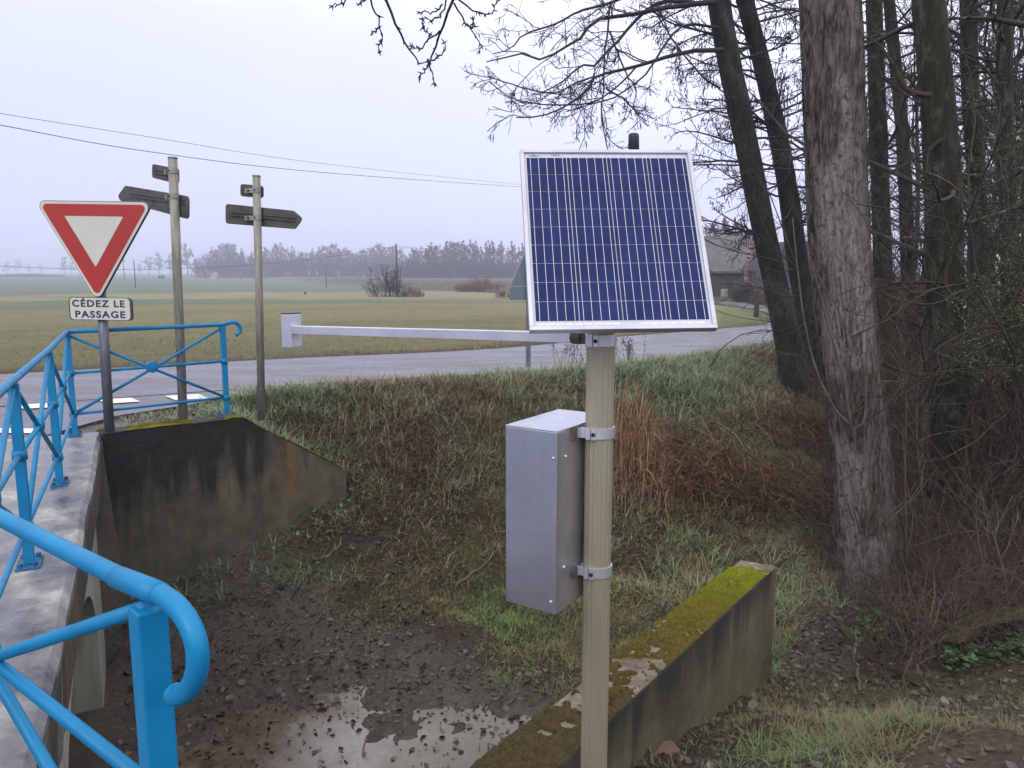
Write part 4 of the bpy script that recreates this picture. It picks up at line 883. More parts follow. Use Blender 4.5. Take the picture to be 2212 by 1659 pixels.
# ---- twin alders
def catkins(P, R, n, s=.018):
    K, m = P.shape[:2]; i = rng.integers(0, K, n); t = rng.integers(m // 2, m, n); c = P[i, t] + rng.normal(size=(n, 3)) * .03
    d = np.stack([rng.normal(size=n) * .25, rng.normal(size=n) * .25, np.full(n, -1.)], 1); L = s * rng.uniform(.6, 1.8, n)
    Q = np.stack([c, c + nrm(d) * L[:, None] * .5, c + nrm(d) * L[:, None]], 1); return tubes(Q, np.tile(np.array([.004, .009, .002]), (n, 1)), 4)
def alder(pix, Y0, radii, guides, label, nb, seed, side_bias, ncat=1500):
    path = [YP(u, v, Y0) for u, v in pix]; path = [path[0] - ZA * .3] + path; d_ = nrm(path[-1] - path[-2]); path += [path[-1] + d_ * 2.5, path[-1] + d_ * 5]
    t = thing('alder_tree', path[1], label, 'tree', 'twin alders at the bank')
    V, F, A, S = trunk(path, radii, 40, 160, .05, seed, .25)
    mk('trunk', V, F, M['alder'], parent=t, smooth=True, attrs={'pale': np.clip(sst(.45, .75, fbm(np.cos(A) + S * 2, np.sin(A) + S * 2, seed)) * .8, 0, 1).ravel(), 'mossy': (sst(-.2, .9, np.cos(A + 2.6)) * .8).ravel()})
    gp = []; gr = []
    for g, r0 in guides:
        p = resample(np.array([YP(u, v, Y0 - .25 - .18 * i) for i, (u, v) in enumerate(g)]), 16); p[1:] += np.cumsum(rng.normal(size=(15, 3)) * .007, 0); gp.append(p); gr.append(np.linspace(r0 * .78, .008, 16))
    parts = []
    if gp:
        gp, gr = np.array(gp), np.array(gr); parts.append(tubes(gp, gr, 6))
        a1, b1 = kids(gp, gr, 9, .25, 1, (.4, 1.0), (.14, .40), .42, 8, .22, .0, .3); parts.append(tubes(a1, np.maximum(b1, .006), 4))
        a2, b2 = kids(a1, b1, 5, .2, 1, (.4, 1.), (.3, .6), .6, 5, .2, .03, .12); parts.append(tubes(a2, np.maximum(b2, .0042), 3))
        a3, b3 = kids(a2, b2, 2, .2, 1, (.4, 1.), (.4, .7), .7, 4, .2); parts.append(tubes(a3, np.maximum(b3, .0035), 3))
        parts.append(catkins(a2, b2, 90, .07))
    pa = smooth_path(path, 12); k_ = rng.integers(int(len(pa) * .38), len(pa) - 1, nb); st = pa[k_]
    hd_ = rng.uniform(-np.pi, np.pi, nb) ; hd_ = np.where(rng.random(nb) < .5, side_bias + rng.normal(size=nb) * .7, hd_)
    dr = np.stack([np.cos(hd_), np.sin(hd_), rng.uniform(-.1, .5, nb)], 1); c1, r1 = grow(st, dr, rng.uniform(.9, 2.1, nb), .022, 8, .12, .0)
    c2, r2 = kids(c1, r1, 7, .15, 1, (.4, .9), (.25, .5), .55, 6, .2); c3, r3 = kids(c2, r2, 6, .1, 1, (.4, .9), (.3, .6), .6, 5, .22)
    parts += [tubes(c1, r1, 5), tubes(c2, np.maximum(r2, .005), 4), tubes(c3, np.maximum(r3, .0036), 3), catkins(c3, r3, ncat, .045)]
    mk('crown', *merge(parts), M['twig'], parent=t, smooth=True); return t
gl = [(((1548, 5), (1458, 14), (1400, 24), (1351, 34), (1290, 44), (1262, 72), (1249, 89), (1208, 109), (1177, 133), (1136, 120), (1105, 126), (1054, 137)), .055),
      (((1562, 108), (1500, 112), (1458, 120), (1372, 147), (1310, 159), (1283, 171), (1262, 205), (1215, 236), (1163, 253), (1115, 255)), .05),
      (((1500, 6), (1430, 2), (1382, 31), (1334, 85), (1303, 113), (1286, 137), (1256, 137), (1211, 174), (1160, 200)), .045),
      (((1552, 60), (1480, 50), (1437, 96), (1400, 150), (1334, 205), (1280, 222), (1225, 240)), .03),
      (((1460, -30), (1331, -5), (1317, 68), (1310, 130), (1310, 191), (1303, 239), (1317, 320)), .03),
      (((1317, 68), (1335, 110), (1355, 161), (1372, 190), (1368, 230)), .022), (((1310, 191), (1351, 212), (1380, 240), (1403, 260)), .022),
      (((1400, -30), (1320, 10), (1245, 31), (1198, 58), (1129, 82), (1102, 113), (1061, 123)), .034), (((1310, 159), (1250, 175), (1200, 195), (1130, 185), (1060, 160)), .02),
      (((1372, 147), (1340, 180), (1290, 215), (1210, 225), (1120, 215), (1060, 175)), .02), (((1556, 190), (1500, 150), (1440, 70), (1400, -10)), .02), (((1420, 10), (1440, 60), (1470, 110), (1462, 150)), .016)]
alder(((1722, 905), (1708, 760), (1672, 600), (1640, 450), (1600, 250), (1562, 60), (1545, -60)), 13.2, [.30, .24, .20, .195, .19, .18, .17, .15, .10, .05], gl, 'taller twin alder with long bare branches reaching over the road', 30, 11, np.pi, 900)
alder(((1775, 890), (1750, 720), (1722, 560), (1697, 380), (1660, 200), (1612, 10), (1590, -80)), 13.9, [.26, .21, .18, .17, .16, .15, .14, .12, .08, .04], [], 'slimmer dark alder trunk right behind its twin', 60, 12, np.pi, 3200)

# ---- lichened trunk at the right and the trunks behind
def wood_tree(pix, Y0, r0, label, seed, nb=16, material='lichen', L1=(1.2, 2.8), twm='wood_twig', name='woodland_tree', group='bare trunks in the dark wood'):
    path = [YP(u, v, Y0) for u, v in pix]; zb0 = float(tz(np.array([path[0][0]]), np.array([path[0][1]]))[0]); path[0][2] = zb0 - .1; d_ = nrm(path[-1] - path[-2]); path += [path[-1] + d_ * 2.5, path[-1] + d_ * 5]
    t = thing(name, [path[0][0], path[0][1], zb0], label, 'tree', group); V, F, A, S = trunk(path, np.linspace(r0, r0 * .55, 6), 36, 140, .07, seed, .3)
    mk('trunk', V, F, M[material], parent=t, smooth=True, attrs={'pale': (sst(.55, .63, fbm(np.cos(A) * 2.2 + S * 5, np.sin(A) * 2.2 + S * 4.6, seed)) * 1.).ravel(), 'mossy': np.clip(sst(-.3, .8, np.cos(A + 2.2)) * .6 + .25, 0, 1).ravel()})
    pa = smooth_path(path, 12); k_ = rng.integers(int(len(pa) * .2), len(pa) - 1, nb); hd_ = rng.uniform(-np.pi, np.pi, nb)
    c1, r1 = grow(pa[k_], np.stack([np.cos(hd_), np.sin(hd_), rng.uniform(-.1, .5, nb)], 1), rng.uniform(*L1, nb), min(.03, r0 * .18), 9, .16, .0)
    c2, r2 = kids(c1, r1, 7, .15, 1, (.4, 1.), (.25, .5), .55, 6, .22); c3, r3 = kids(c2, r2, 6, .1, 1, (.4, 1.), (.3, .6), .6, 5, .25)
    mk('crown', *merge([tubes(c1, r1, 5), tubes(c2, np.maximum(r2, .004), 4), tubes(c3, np.maximum(r3, .0032), 3)]), M[twm], parent=t, smooth=True); return t
wood_tree(((2066, 1160), (2052, 950), (2042, 600), (2032, 300), (2006, 0), (2000, -60)), 8.5, .215, 'dark trunk spotted with pale lichen beside the poplar', 21, 18)
wood_tree(((1915, 950), (1908, 600), (1896, 250), (1888, 0), (1886, -60)), 14.5, .185, 'straight dark trunk close behind the poplar', 22, 18, L1=(1.5, 3))
wood_tree(((1960, 900), (1962, 600), (1950, 300), (1930, 100), (1915, -60)), 17, .16, 'crooked trunk between the poplar and the lichened trunk', 23, 18, L1=(1.5, 3))
wood_tree(((2100, 950), (2112, 500), (2096, 200), (2092, 0), (2090, -60)), 12.5, .16, 'thin trunk just right of the lichened trunk', 24, 26)
wood_tree(((2190, 950), (2180, 500), (2170, 200), (2172, -60)), 11, .13, 'slender mossy trunk at the right edge of the wood', 25, 26, twm='moss_twig')
wood_tree(((1820, 850), (1795, 500), (1775, 200), (1760, -60)), 17, .17, 'dark trunk showing between the alders and the poplar', 26, 20, L1=(1.5, 3))
# deeper trees, copies of three kinds
protos = []
def bare_proto(name, h, r0, nb, material, bark_, label, cat, group, spread=1., twr=.012, up_=.5, m3=6):
    t = thing(name, (0, 0, 0), label, cat, group); p = np.array([[0, 0, -.2], [rng.normal() * .1, rng.normal() * .1, h * .35], [rng.normal() * .25, rng.normal() * .25, h * .7], [rng.normal() * .4, rng.normal() * .4, h]]); pa = resample(p, 24)
    mk('trunk', *tubes(pa[None], np.linspace(r0, r0 * .2, 24)[None], 8), bark_, parent=t, smooth=True)
    k_ = rng.integers(6, 23, nb); hd_ = rng.uniform(-np.pi, np.pi, nb); c1, r1 = grow(pa[k_], np.stack([np.cos(hd_), np.sin(hd_), rng.uniform(.1, 1.2, nb) * up_ * 2], 1), h * .32 * spread * (1.2 - .5 * k_ / 23) * rng.uniform(.7, 1.2, nb), r0 * .35, 8, .14, .06)
    c2, r2 = kids(c1, r1, 6, .2, 1, (.3, .8), (.3, .6), .55, 6, .2, .04); c3, r3 = kids(c2, r2, m3, .15, 1, (.3, .9), (.35, .65), .6, 4, .2, .04)
    mk('crown', *merge([tubes(c1, r1, 5), tubes(c2, np.maximum(r2, twr), 3), tubes(c3, np.maximum(r3, twr * .7), 3)]), material, parent=t, smooth=True); return t
def place(o, x, y, s, rz, z=None, sx=1.):
    o.location = (x, y, float(tz(np.array([x]), np.array([y]))[0]) if z is None else z); o.scale = (s * sx, s * sx, s); o.rotation_euler = (0, 0, rz); return o
wp_ = [bare_proto('bare_tree', 11, .10, 26, M['wood_twig'], M['far_bark'], 'thin bare tree deep in the dark wood behind the poplar', 'tree', 'bare trees deep in the wood', .9, .006) for _ in range(3)]
spots = []
for k_ in range(20):
    y = rng.uniform(14, 46); u = rng.uniform(1800 if y < 34 else 1760, 2330); spots.append(((u - CX) / FOC * y, y))
for k_, (x, y) in enumerate(spots):
    o = wp_[k_] if k_ < 3 else copy_tree(wp_[k_ % 3]); place(o, x, y, rng.uniform(.7, 1.15), rng.uniform(0, 6.3))

# ---- undergrowth
def in_wood(n, y0, y1, u0, u1):
    y = rng.uniform(y0, y1, n); x = (rng.uniform(u0, u1, n) - CX) / FOC * y; return x, y
V_ = []
for (n_, y0, y1, u0, u1, L0, L1, r_, up_, wn_) in ((1500, 5.3, 8., 1930, 2330, .5, 1.3, .0042, .8, .3), (2600, 8, 12, 1830, 2300, .6, 1.9, .006, 1., .28), (2900, 12, 20, 1800, 2300, .8, 2.6, .009, 1.2, .25), (1700, 18, 34, 1790, 2300, 1., 3.6, .014, 1.3, .22)):
    x, y = in_wood(n_, y0, y1, u0, u1); st = np.stack([x, y, tz(x, y) - .03], 1); d_ = np.stack([rng.normal(size=n_), rng.normal(size=n_), np.full(n_, up_)], 1); a_, b_ = grow(st, d_, rng.uniform(L0, L1, n_), r_ * rng.uniform(.6, 1.3, n_), 7, wn_, -.05); V_.append(tubes(a_, b_, 3))
    a2, b2 = kids(a_, b_, 3, .2, 1, (.4, 1.1), (.25, .55), .6, 5, .28, -.03); V_.append(tubes(a2, b2, 3))
tag(mk('undergrowth', *merge(V_), M['bramble']), 'tangle of reddish brown bramble and twigs under the right hand trees', 'undergrowth', kind='stuff')
# mossy shrub at the right edge: arching twigs with moss and small leaves
ms = thing('mossy_shrub', np.array([5.2, 7.6, -1.2]), 'olive mossy tangle of arching twigs along the right edge', 'shrub')
n_ = 60; yy_ = rng.uniform(6.8, 10., n_); st = np.stack([yy_ * rng.uniform(.60, .76, n_), yy_, np.full(n_, -1.2)], 1); a_, b_ = grow(st, np.stack([rng.normal(size=n_) * .4, rng.normal(size=n_) * .4, np.full(n_, 1.4)], 1), rng.uniform(2.5, 5.6, n_), .014, 12, .15, .03)
a2, b2 = kids(a_, b_, 9, .25, 1, (.6, 1.3), (.2, .42), .5, 8, .2, -.03); a3, b3 = kids(a2, b2, 6, .15, 1, (.4, 1.2), (.3, .6), .6, 6, .25)
mk('branches', *merge([tubes(a_, b_, 5), tubes(a2, np.maximum(b2, .005), 4), tubes(a3, np.maximum(b3, .0035), 3)]), M['moss_twig'], parent=ms, smooth=True)
q = a3.reshape(-1, 3); q = q[rng.random(len(q)) < .8]; q = q[(q[:, 0] > .56 * q[:, 1]) & (q[:, 2] > .6)]; q = np.repeat(q, 3, 0) + rng.normal(size=(len(q) * 3, 3)) * .035
V, F, T = leaves(q, rng.uniform(.007, .019, len(q)), np.clip(rng.normal(.45, .25, len(q)), 0, 1)); mk('leaves', V, F, M['ivy'], parent=ms, attrs={'tint': T})
# saplings and single branches crossing the wood
saps = [(((2180, 1330), (2168, 1240), (2150, 1170), (2128, 1110), (2118, 1060)), 5.9, .012, 'forked grey sapling among brambles near the mossy stump'), (((1975, 1350), (1962, 1250), (1955, 1050), (1958, 850)), 7.0, .010, 'thin upright stem just right of the poplar foot'), (((2010, 1180), (1990, 1050), (1980, 900), (1990, 760)), 8., .012, 'reddish upright stem left of the lichened trunk')]
for g, y, r0, lb in saps:
    p = resample(np.array([YP(u, v, y) for u, v in g]), 12); zb2 = float(tz(p[:1, 0], p[:1, 1])[0]); p[0, 2] = zb2 - .05; o = thing('sapling', [p[0, 0], p[0, 1], zb2], lb, 'sapling')
    c1, r1 = kids(p[None], np.linspace(r0, .005, 12)[None], 8, .3, 1, (.5, .9), (.3, .55), .7, 7, .15, .05); c2, r2 = kids(c1, r1, 4, .2, 1, (.4, .9), (.3, .6), .7, 5, .2)
    mk('stem', *tubes(p[None], np.linspace(r0, .005, 12)[None], 6), M['stick'], parent=o, smooth=True); mk('twigs', *merge([tubes(c1, r1, 4), tubes(c2, np.maximum(r2, .002), 3)]), M['stick'], parent=o)
limbs = [(((2040, 612), (1990, 610), (1930, 612), (1900, 620)), 8.3, .022), (((2030, 210), (1960, 195), (1935, 150), (1900, 95)), 8.4, .035), (((2212, 700), (2100, 735), (2000, 760), (1930, 790), (1860, 800)), 7.4, .011), (((2212, 1075), (2130, 1062), (2060, 1040), (2000, 1030)), 7.2, .013), (((2240, 560), (2160, 690), (2100, 715), (2020, 790), (1960, 850)), 7.6, .014), (((2250, 60), (2130, 40), (2050, 40)), 7.5, .03), (((2036, 300), (1980, 340), (1900, 385)), 8.3, .02)]
pl_ = np.array([resample(np.array([YP(u, v, y) for u, v in g]), 12) for g, y, r in limbs]); rl = np.array([np.linspace(r, r * .4, 12) for g, y, r in limbs])
for i in range(len(pl_)):
    a2, b2 = kids(pl_[i:i + 1], rl[i:i + 1], 9, .2, 1, (.5, 1.), (.15, .4), .5, 7, .2); a3, b3 = kids(a2, b2, 5, .2, 1, (.4, .9), (.3, .6), .6, 5, .2)
    mk('branch', *merge([tubes(pl_[i:i + 1], rl[i:i + 1], 6), tubes(a2, np.maximum(b2, .004), 4), tubes(a3, np.maximum(b3, .003), 3)]), M['moss_twig'], parent=ms, smooth=True)
# mossy stump and log in the lower right corner
SL = [G(2060, 1385, -1.18), G(2120, 1350, -1.12), G(2230, 1335, -1.1)]
V, F, A, S = trunk([SL[0] + np.array([0, 0, .02]), SL[1] + np.array([0, 0, .05]), SL[2] + np.array([.3, .05, .08])], [.08, .12, .11], 30, 60, .2, 33)
log = mk('log', V, F, M['log_moss'], smooth=True, at=SL[1]); tag(log, 'mossy rotting log under the brambles in the lower right', 'log')

# ------------------------------------------------------------------ grass, reeds, litter
def pick(n, f, x0, x1, y0, y1):
    x = rng.uniform(x0, x1, n); y = rng.uniform(y0, y1, n); p = f(x, y); m_ = rng.random(n) < p; return x[m_], y[m_]
def regs(x, y):
    q = sdist(x, y, OUT); dx, dy = x - WC[0], y - WC[1]; s = dx * EN[0] + dy * EN[1]; wn = dx * WN[0] + dy * WN[1]; wt = dx * WD[0] + dy * WD[1]
    mx, my = x - MA[0], y - MA[1]; mt = mx * MD[0] + my * MD[1]; mr = mx * MN[0] + my * MN[1]; return q, s, wn, wt, mt, mr
def free(x, y):
    """not inside a wall or on a road"""
    q, s, wn, wt, mt, mr = regs(x, y); bad = (q < .05) | (s < .05) | ((wn > -.03) & (wn < .29) & (wt < WEND + .02)) | ((np.abs(mr) < .17) & (mt < MLEN + .03)) | in_side(x, y); return ~bad
E_ = np.array([p[:2] for p in edge])
def bankf(x, y):
    q, s, wn, wt, mt, mr = regs(x, y); z = tz(x, y); ok = free(x, y) & (q > .12) & (q < 6.5) & (mr < .6) & (z > -1.85)
    verge = (wn > .28) & (wt < 1.2)
    asp = sdist(x, y, E_) ; ok &= ~((asp < .04) & (y < 11) & (x < -2.6) & (wn > 0) & False)
    return ok * np.where(z > -1.35, 1., .3) * np.where(verge, .35, 1.)
x, y = pick(21000, bankf, -4.5, 8.5, 6.8, 17.5)
q, s, wn, wt, mt, mr = regs(x, y); g = fbm(x * .75, y * .75, 61); g2 = fbm(x * 2.6, y * 2.6, 62); zz_ = tz(x, y)
top_ = np.clip(1 - q / 2.6, 0, 1)
tint = np.clip(.60 + (g - .5) * 1.7 + (g2 - .5) * 1.1 + .25 * top_ - .22 * ((x > -3) & (x < -.3) & (q > 1.0)) + .12 * (x > 2), .02, 1)
Lk = np.where(q < 2.2, .24, .2) * rng.uniform(.7, 1.35, len(x)) * np.where((wn > .2) & (wt < 1.3), .4, 1)
V, F, T = tufts(x, y, 16, Lk * 1.1, .0080, .28, np.clip(tint + rng.normal(size=len(x)) * .18, 0, 1), (.2, 1.1), (.5, 1.3), 2, .15); V2 = (V, F, T)
tag(mk('grass', V, F, M['grass'], attrs={'tint': T}), 'shaggy green and brown winter grass on the ditch bank', 'grass', kind='stuff')
x, y = pick(12000, bankf, -4.5, 8.5, 6.8, 17.5); g = fbm(x * 1.1, y * 1.1, 65)
V, F, T = tufts(x, y, 9, .22 * rng.uniform(.6, 1.4, len(x)), .007, .5, np.clip(.36 + (g - .5) * 1.1 + rng.normal(size=len(x)) * .1, 0, 1), (.9, 1.45), (.15, .5), 2, .12)
tag(mk('dead_grass', V, F, M['grass'], attrs={'tint': T}), 'flattened straw coloured grass matted over the bank', 'grass', kind='stuff')
# short turf on the ditch floor and to the right of the low wall
def floorf(x, y):
    q, s, wn, wt, mt, mr = regs(x, y); z = tz(x, y); n1 = fbm(x * 1.1, y * 1.1, 71); ok = free(x, y) & (q > 2.6) & (mr < .9 + 0 * x) & (mt > -1)
    d1 = sst(.25, -.3, mudline(x, y) + (n1 - .5) * 1.6); d2 = np.where(mr > .12, np.where(mt < 3.5, .25, 0), 1); return ok * d1 * d2 * np.where(n1 > .36, 1, .4)
x, y = pick(75000, floorf, -3.5, 6., 2.4, 12.2); g = fbm(x * 1.3, y * 1.3, 73)
V, F, T = tufts(x, y, 6, .085 * rng.uniform(.6, 1.5, len(x)), .006, .5, np.clip(.5 + (g - .5) * 2.0, 0, 1), (.2, 1.2), (.3, 1.2))
tag(mk('turf', V, F, M['lawn'], attrs={'tint': T}), 'short yellow green turf on the ditch floor', 'grass', kind='stuff')
# lush grass on the near bank at the lower right
C0 = G(1900, 1600, -.78)
def nearf(x, y):
    q, s, wn, wt, mt, mr = regs(x, y); n1 = fbm(x * 2.1, y * 2.1, 81); ok = free(x, y) & (mr > .16) & (mt < 3.6) & (mr < 3.4)
    P = G(2230, 1680, -.62); pth = np.hypot(x - P[0], y - P[1]) < .55; lush = np.exp(-((x - C0[0]) ** 2 + (y - C0[1]) ** 2) / .32); return ok * ~pth * np.clip(.22 + (n1 - .45) * .8 + lush, 0.03, 1)
x, y = pick(9500, nearf, .3, 4.6, 2.6, 6.2); g = fbm(x * 1.7, y * 1.7, 83); lush = np.exp(-((x - C0[0]) ** 2 + (y - C0[1]) ** 2) / .32)
V, F, T = tufts(x, y, 8, (.065 + .12 * lush) * rng.uniform(.7, 1.3, len(x)), .0042, .45, np.clip(.25 + (g - .5) * 1.2 + .4 * lush, 0, 1), (.3, 1.15), (.4, 1.2), 3)
tag(mk('near_grass', V, F, M['lush'], attrs={'tint': T}), 'long fresh green grass on the near bank at lower right', 'grass', kind='stuff')
# field
def fieldf(x, y):
    qi = sdist(x, y, IN); d = np.hypot(x, y); return (qi < -.15) * np.clip((16 / d) ** 2.0, .05, 1)
x, y = pick(90000, fieldf, -34, 16, 4, 52); ok = (np.abs(x / y) < .78) & ((x / y < .02) | (x / y > .24)); x, y = x[ok], y[ok]; g = fbm(x * .5, y * .5, 91); g2 = fbm(x * 2.2, y * 2.2, 92); qi = sdist(x, y, IN)
d = np.hypot(x, y)
V, F, T = tufts(x, y, 5, .085 * rng.uniform(.5, 1.5, len(x)) * (1 + .6 * (g2 > .62)), .009 * 1.0, .6, np.clip(.48 + (g - .5) * .9 + (g2 - .5) * .8 - .35 * np.exp(qi * 1.6), 0, 1), (.4, 1.25), (.2, .8), 2, .2)
tag(mk('field_grass', V, F, M['straw'], attrs={'tint': T}), 'rough olive meadow grass beyond the road', 'grass', kind='stuff')
# reed clump
RC = G(1400, 1085, -1.5); rd = thing('reed_clump', RC, 'clump of dead orange reeds behind the beige pole', 'reeds')
n_ = 2300; x = RC[0] + rng.normal(size=n_) * .42; y = RC[1] + rng.normal(size=n_) * .35; P = np.stack([x, y, tz(x, y) - .02], 1); hh = .64 * np.exp(-((x - RC[0] + .22) / .55) ** 2) * rng.uniform(.45, 1.05, n_) + .12
V, F, T = blades(P, rng.uniform(0, 6.28, n_), hh, .011 * rng.uniform(.7, 1.4, n_), np.abs(rng.normal(size=n_)) * .3, np.abs(rng.normal(size=n_)) * .5 + rng.choice([0, 1.9], n_, p=[.4, .6]), np.clip(rng.normal(.5, .22, n_), 0, 1), 4)
mk('stalks', V, F, M['reed'], parent=rd, attrs={'tint': T})
# fallen dead stems to the right of it
x, y = pick(12500, lambda x, y: free(x, y) * sst(2.1, 3.0, sdist(x, y, OUT)) * np.clip((fbm(x * 1.5, y * 1.5, 95) - .25) * 2, .1, 1), 2.0, 5.3, 9.5, 12.3); n_ = len(x); P = np.stack([x, y, tz(x, y) + rng.uniform(0, .2, n_)], 1)
V, F, T = blades(P, np.pi * 1.0 + rng.normal(size=n_) * .8 + .4, rng.uniform(.3, .95, n_), .009 * rng.uniform(.6, 1.4, n_), rng.uniform(.45, 1.4, n_), rng.uniform(1.3, 1.9, n_), np.clip(rng.normal(.5, .24, n_), 0, 1), 3)
tag(mk('dead_stems', V, F, M['reed'], attrs={'tint': T}), 'flattened rusty brown stems at the foot of the bank', 'dead plants', kind='stuff')
# leaf litter
def litf(x, y):
    q, s, wn, wt, mt, mr = regs(x, y); z = tz(x, y); n1 = fbm(x * 1.4, y * 1.4, 101); mud_ = sst(-.5, .3, mudline(x, y) + (n1 - .5) * 1.2) * (mr < 0); nr_ = (mr > .1) * np.where(mt < 3.4, .28, .9); bank_ = (z > -1.85) * (mr < .2) * .3; pud = np.exp(-(((x + .75) / 1.5) ** 4 + ((y - 5.1) / .8) ** 4)); return free(x, y) * (q > .3) * np.clip(mud_ * (n1 * .95) * (1 - .8 * pud) + nr_ + bank_ + .02, 0, 1)
x, y = pick(72000, litf, -3.9, 7.5, 2.3, 12.5); n_ = len(x); P = np.stack([x, y, np.maximum(tz(x, y), -2.092 * ((np.abs(x + .8) < 2) & (np.abs(y - 5) < 1.8)) - 9 * ~((np.abs(x + .8) < 2) & (np.abs(y - 5) < 1.8))) + rng.uniform(-.002, .02, n_)], 1)
V, F, T = leaves(P, np.clip(rng.lognormal(-3.75, .42, n_), .008, .06), np.clip(.15 + .6 * rng.beta(1.4, 3.0, n_) + .14 * (tz(x, y) > -1.7), 0, 1), flat=True, aspect=1.4)
tag(mk('leaf_litter', V, F, M['litter'], attrs={'tint': T}), 'dark wet fallen leaves lying over mud and bank', 'leaves', kind='stuff')
# puddle
n_ = 60; WZ = -2.092; a_ = np.linspace(0, 2 * np.pi, n_, endpoint=False); pc_ = np.array([-.8, 5.0])
rad_ = 1.0 + .3 * (fbm(np.cos(a_) * 1.5 + 5, np.sin(a_) * 1.5 + 5, 5) - .5) * 2
pv = [np.array([pc_[0], pc_[1], WZ])] + [np.array([pc_[0] + 2.2 * r * math.cos(t), pc_[1] + 1.9 * r * math.sin(t), WZ]) for r, t in zip(rad_, a_)]
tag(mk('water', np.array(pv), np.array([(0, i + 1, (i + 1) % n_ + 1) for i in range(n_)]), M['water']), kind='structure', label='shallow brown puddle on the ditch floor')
# ivy and young green leaves
for (u, v, z_, n_, sp, lb) in ((1890, 1345, -1.42, 420, .16, 'small green ivy patch at the poplar foot'), (2075, 1402, -1.2, 160, .10, 'pale green ivy leaves by the mossy log'), (2205, 1395, -1.1, 120, .1, 'ivy leaves at the right edge below the log'), (700, 1215, -1.82, 300, .30, 'green bramble seedlings at the foot of the wing wall')):
    c = G(u, v, z_); x = c[0] + rng.normal(size=n_) * sp; y = c[1] + rng.normal(size=n_) * sp; P = np.stack([x, y, tz(x, y) + rng.uniform(.01, .12, n_)], 1); o = thing('ivy_patch', [c[0], c[1], float(tz(c[:1], c[1:2])[0])], lb, 'ivy'); V, F, T = leaves(P, rng.uniform(.025, .055, n_), np.clip(rng.normal(.5, .25, n_), 0, 1), flat=True, aspect=1.1); mk('leaves', V, F, M['greenleaf'], parent=o, attrs={'tint': T})
# fallen sticks
def stick(pix, r0, lb, twigs=0, lift=.03):
    g = np.array([[p[0], p[1], 0] for p in [G(u, v, z_) for u, v, z_ in pix]]); p = resample(g, 14); p[:, 2] = tz(p[:, 0], p[:, 1]) + r0 * .6 + lift * np.linspace(0, 1, 14); p[1:-1] += rng.normal(size=(12, 3)) * r0 * .5
    o = thing('fallen_branch', p[0], lb, 'branch'); parts = [tubes(p[None], np.linspace(r0, r0 * .5, 14)[None], 8, True)]
    if twigs:
        c1, r1 = kids(p[None], np.linspace(r0, r0 * .5, 14)[None], twigs, .2, 1, (.4, .9), (.15, .4), .55, 6, .2); parts.append(tubes(c1, r1, 4))
    V, F = merge(parts); mk('wood', V, F, M['stick'], parent=o, smooth=True)
stick(((985, 1252, -1.82), (1040, 1232, -1.8), (1090, 1210, -1.78)), .02, 'pale fallen branch lying on turf left of the aluminium box', 2)
stick(((1745, 1205, -1.6), (1700, 1185, -1.6), (1655, 1222, -1.62)), .016, 'thin arched stick behind the far end of the low wall', 3)
stick(((1840, 1370, -1.5), (1790, 1310, -1.55), (1740, 1255, -1.6)), .018, 'forked stick pointing from the ivy toward the low wall', 5)
stick(((1690, 1260, -1.6), (1740, 1265, -1.6), (1830, 1275, -1.55)), .022, 'dark stick behind the low wall end by the poplar', 4)
stick(((1860, 1450, -1.25), (1850, 1395, -1.3), (1848, 1350, -1.35)), .014, 'short grey stick standing below the ivy', 1, .15)
stick(((1375, 1185, -1.75), (1440, 1160, -1.7), (1520, 1150, -1.7)), .014, 'dark twig on the turf right of the beige pole', 4)
stick(((1990, 1515, -1.0), (2060, 1545, -.95), (2110, 1560, -.92)), .014, 'reddish stick lying in grass at the lower right', 2)
stick(((790, 1650, -2.08), (785, 1625, -2.08), (800, 1605, -2.08)), .010, 'small forked twig standing in the puddle', 3, .12)
stick(((940, 1650, -2.08), (975, 1640, -2.08), (1010, 1637, -2.08)), .009, 'small twig lying in the puddle beside the mossy wall', 3)
stick(((1410, 1640, -.8), (1400, 1590, -.85), (1385, 1560, -.9)), .011, 'thin dark stick leaning on the low wall side', 2, .15)
bk = G(1425, 1595, -.86); bk[2] = float(tz(bk[:1], bk[1:2])[0]) + .02; o = mk('brick', *box(bk, nrm(np.array([1., .3, 0])), nrm(np.array([-.3, 1, 0])), ZA, .2, .1, .055), M['shrub_orange'], at=bk); bev(o, .012, 3); tag(o, 'reddish brown brick in the grass beside the low wall', 'brick')
# weeds on the verge
for (u, v, lb) in ((1235, 790, 'dry weed stalks left of the beige pole at the road edge'), (1350, 785, 'dry weed stalks right of the beige pole at the road edge')):
    c = G(u, v + 8, -.05); n_ = 14; st = np.stack([c[0] + rng.normal(size=n_) * .12, c[1] + rng.normal(size=n_) * .1, np.zeros(n_)], 1); st[:, 2] = tz(st[:, 0], st[:, 1]); a1_, b1_ = grow(st, np.stack([rng.normal(size=n_) * .3, rng.normal(size=n_) * .3, np.ones(n_)], 1), rng.uniform(.3, .6, n_), .005, 7, .08, .05); a2, b2 = kids(a1_, b1_, 5, .4, 1, (.4, .8), (.15, .3), .7, 4)
    o = thing('weed', [c[0], c[1], float(tz(c[:1], c[1:2])[0])], lb, 'weed'); mk('stalks', *merge([tubes(a1_, b1_, 4), tubes(a2, np.maximum(b2, .003), 3), catkins(a2, b2, 60, .03)]), M['stick'], parent=o)

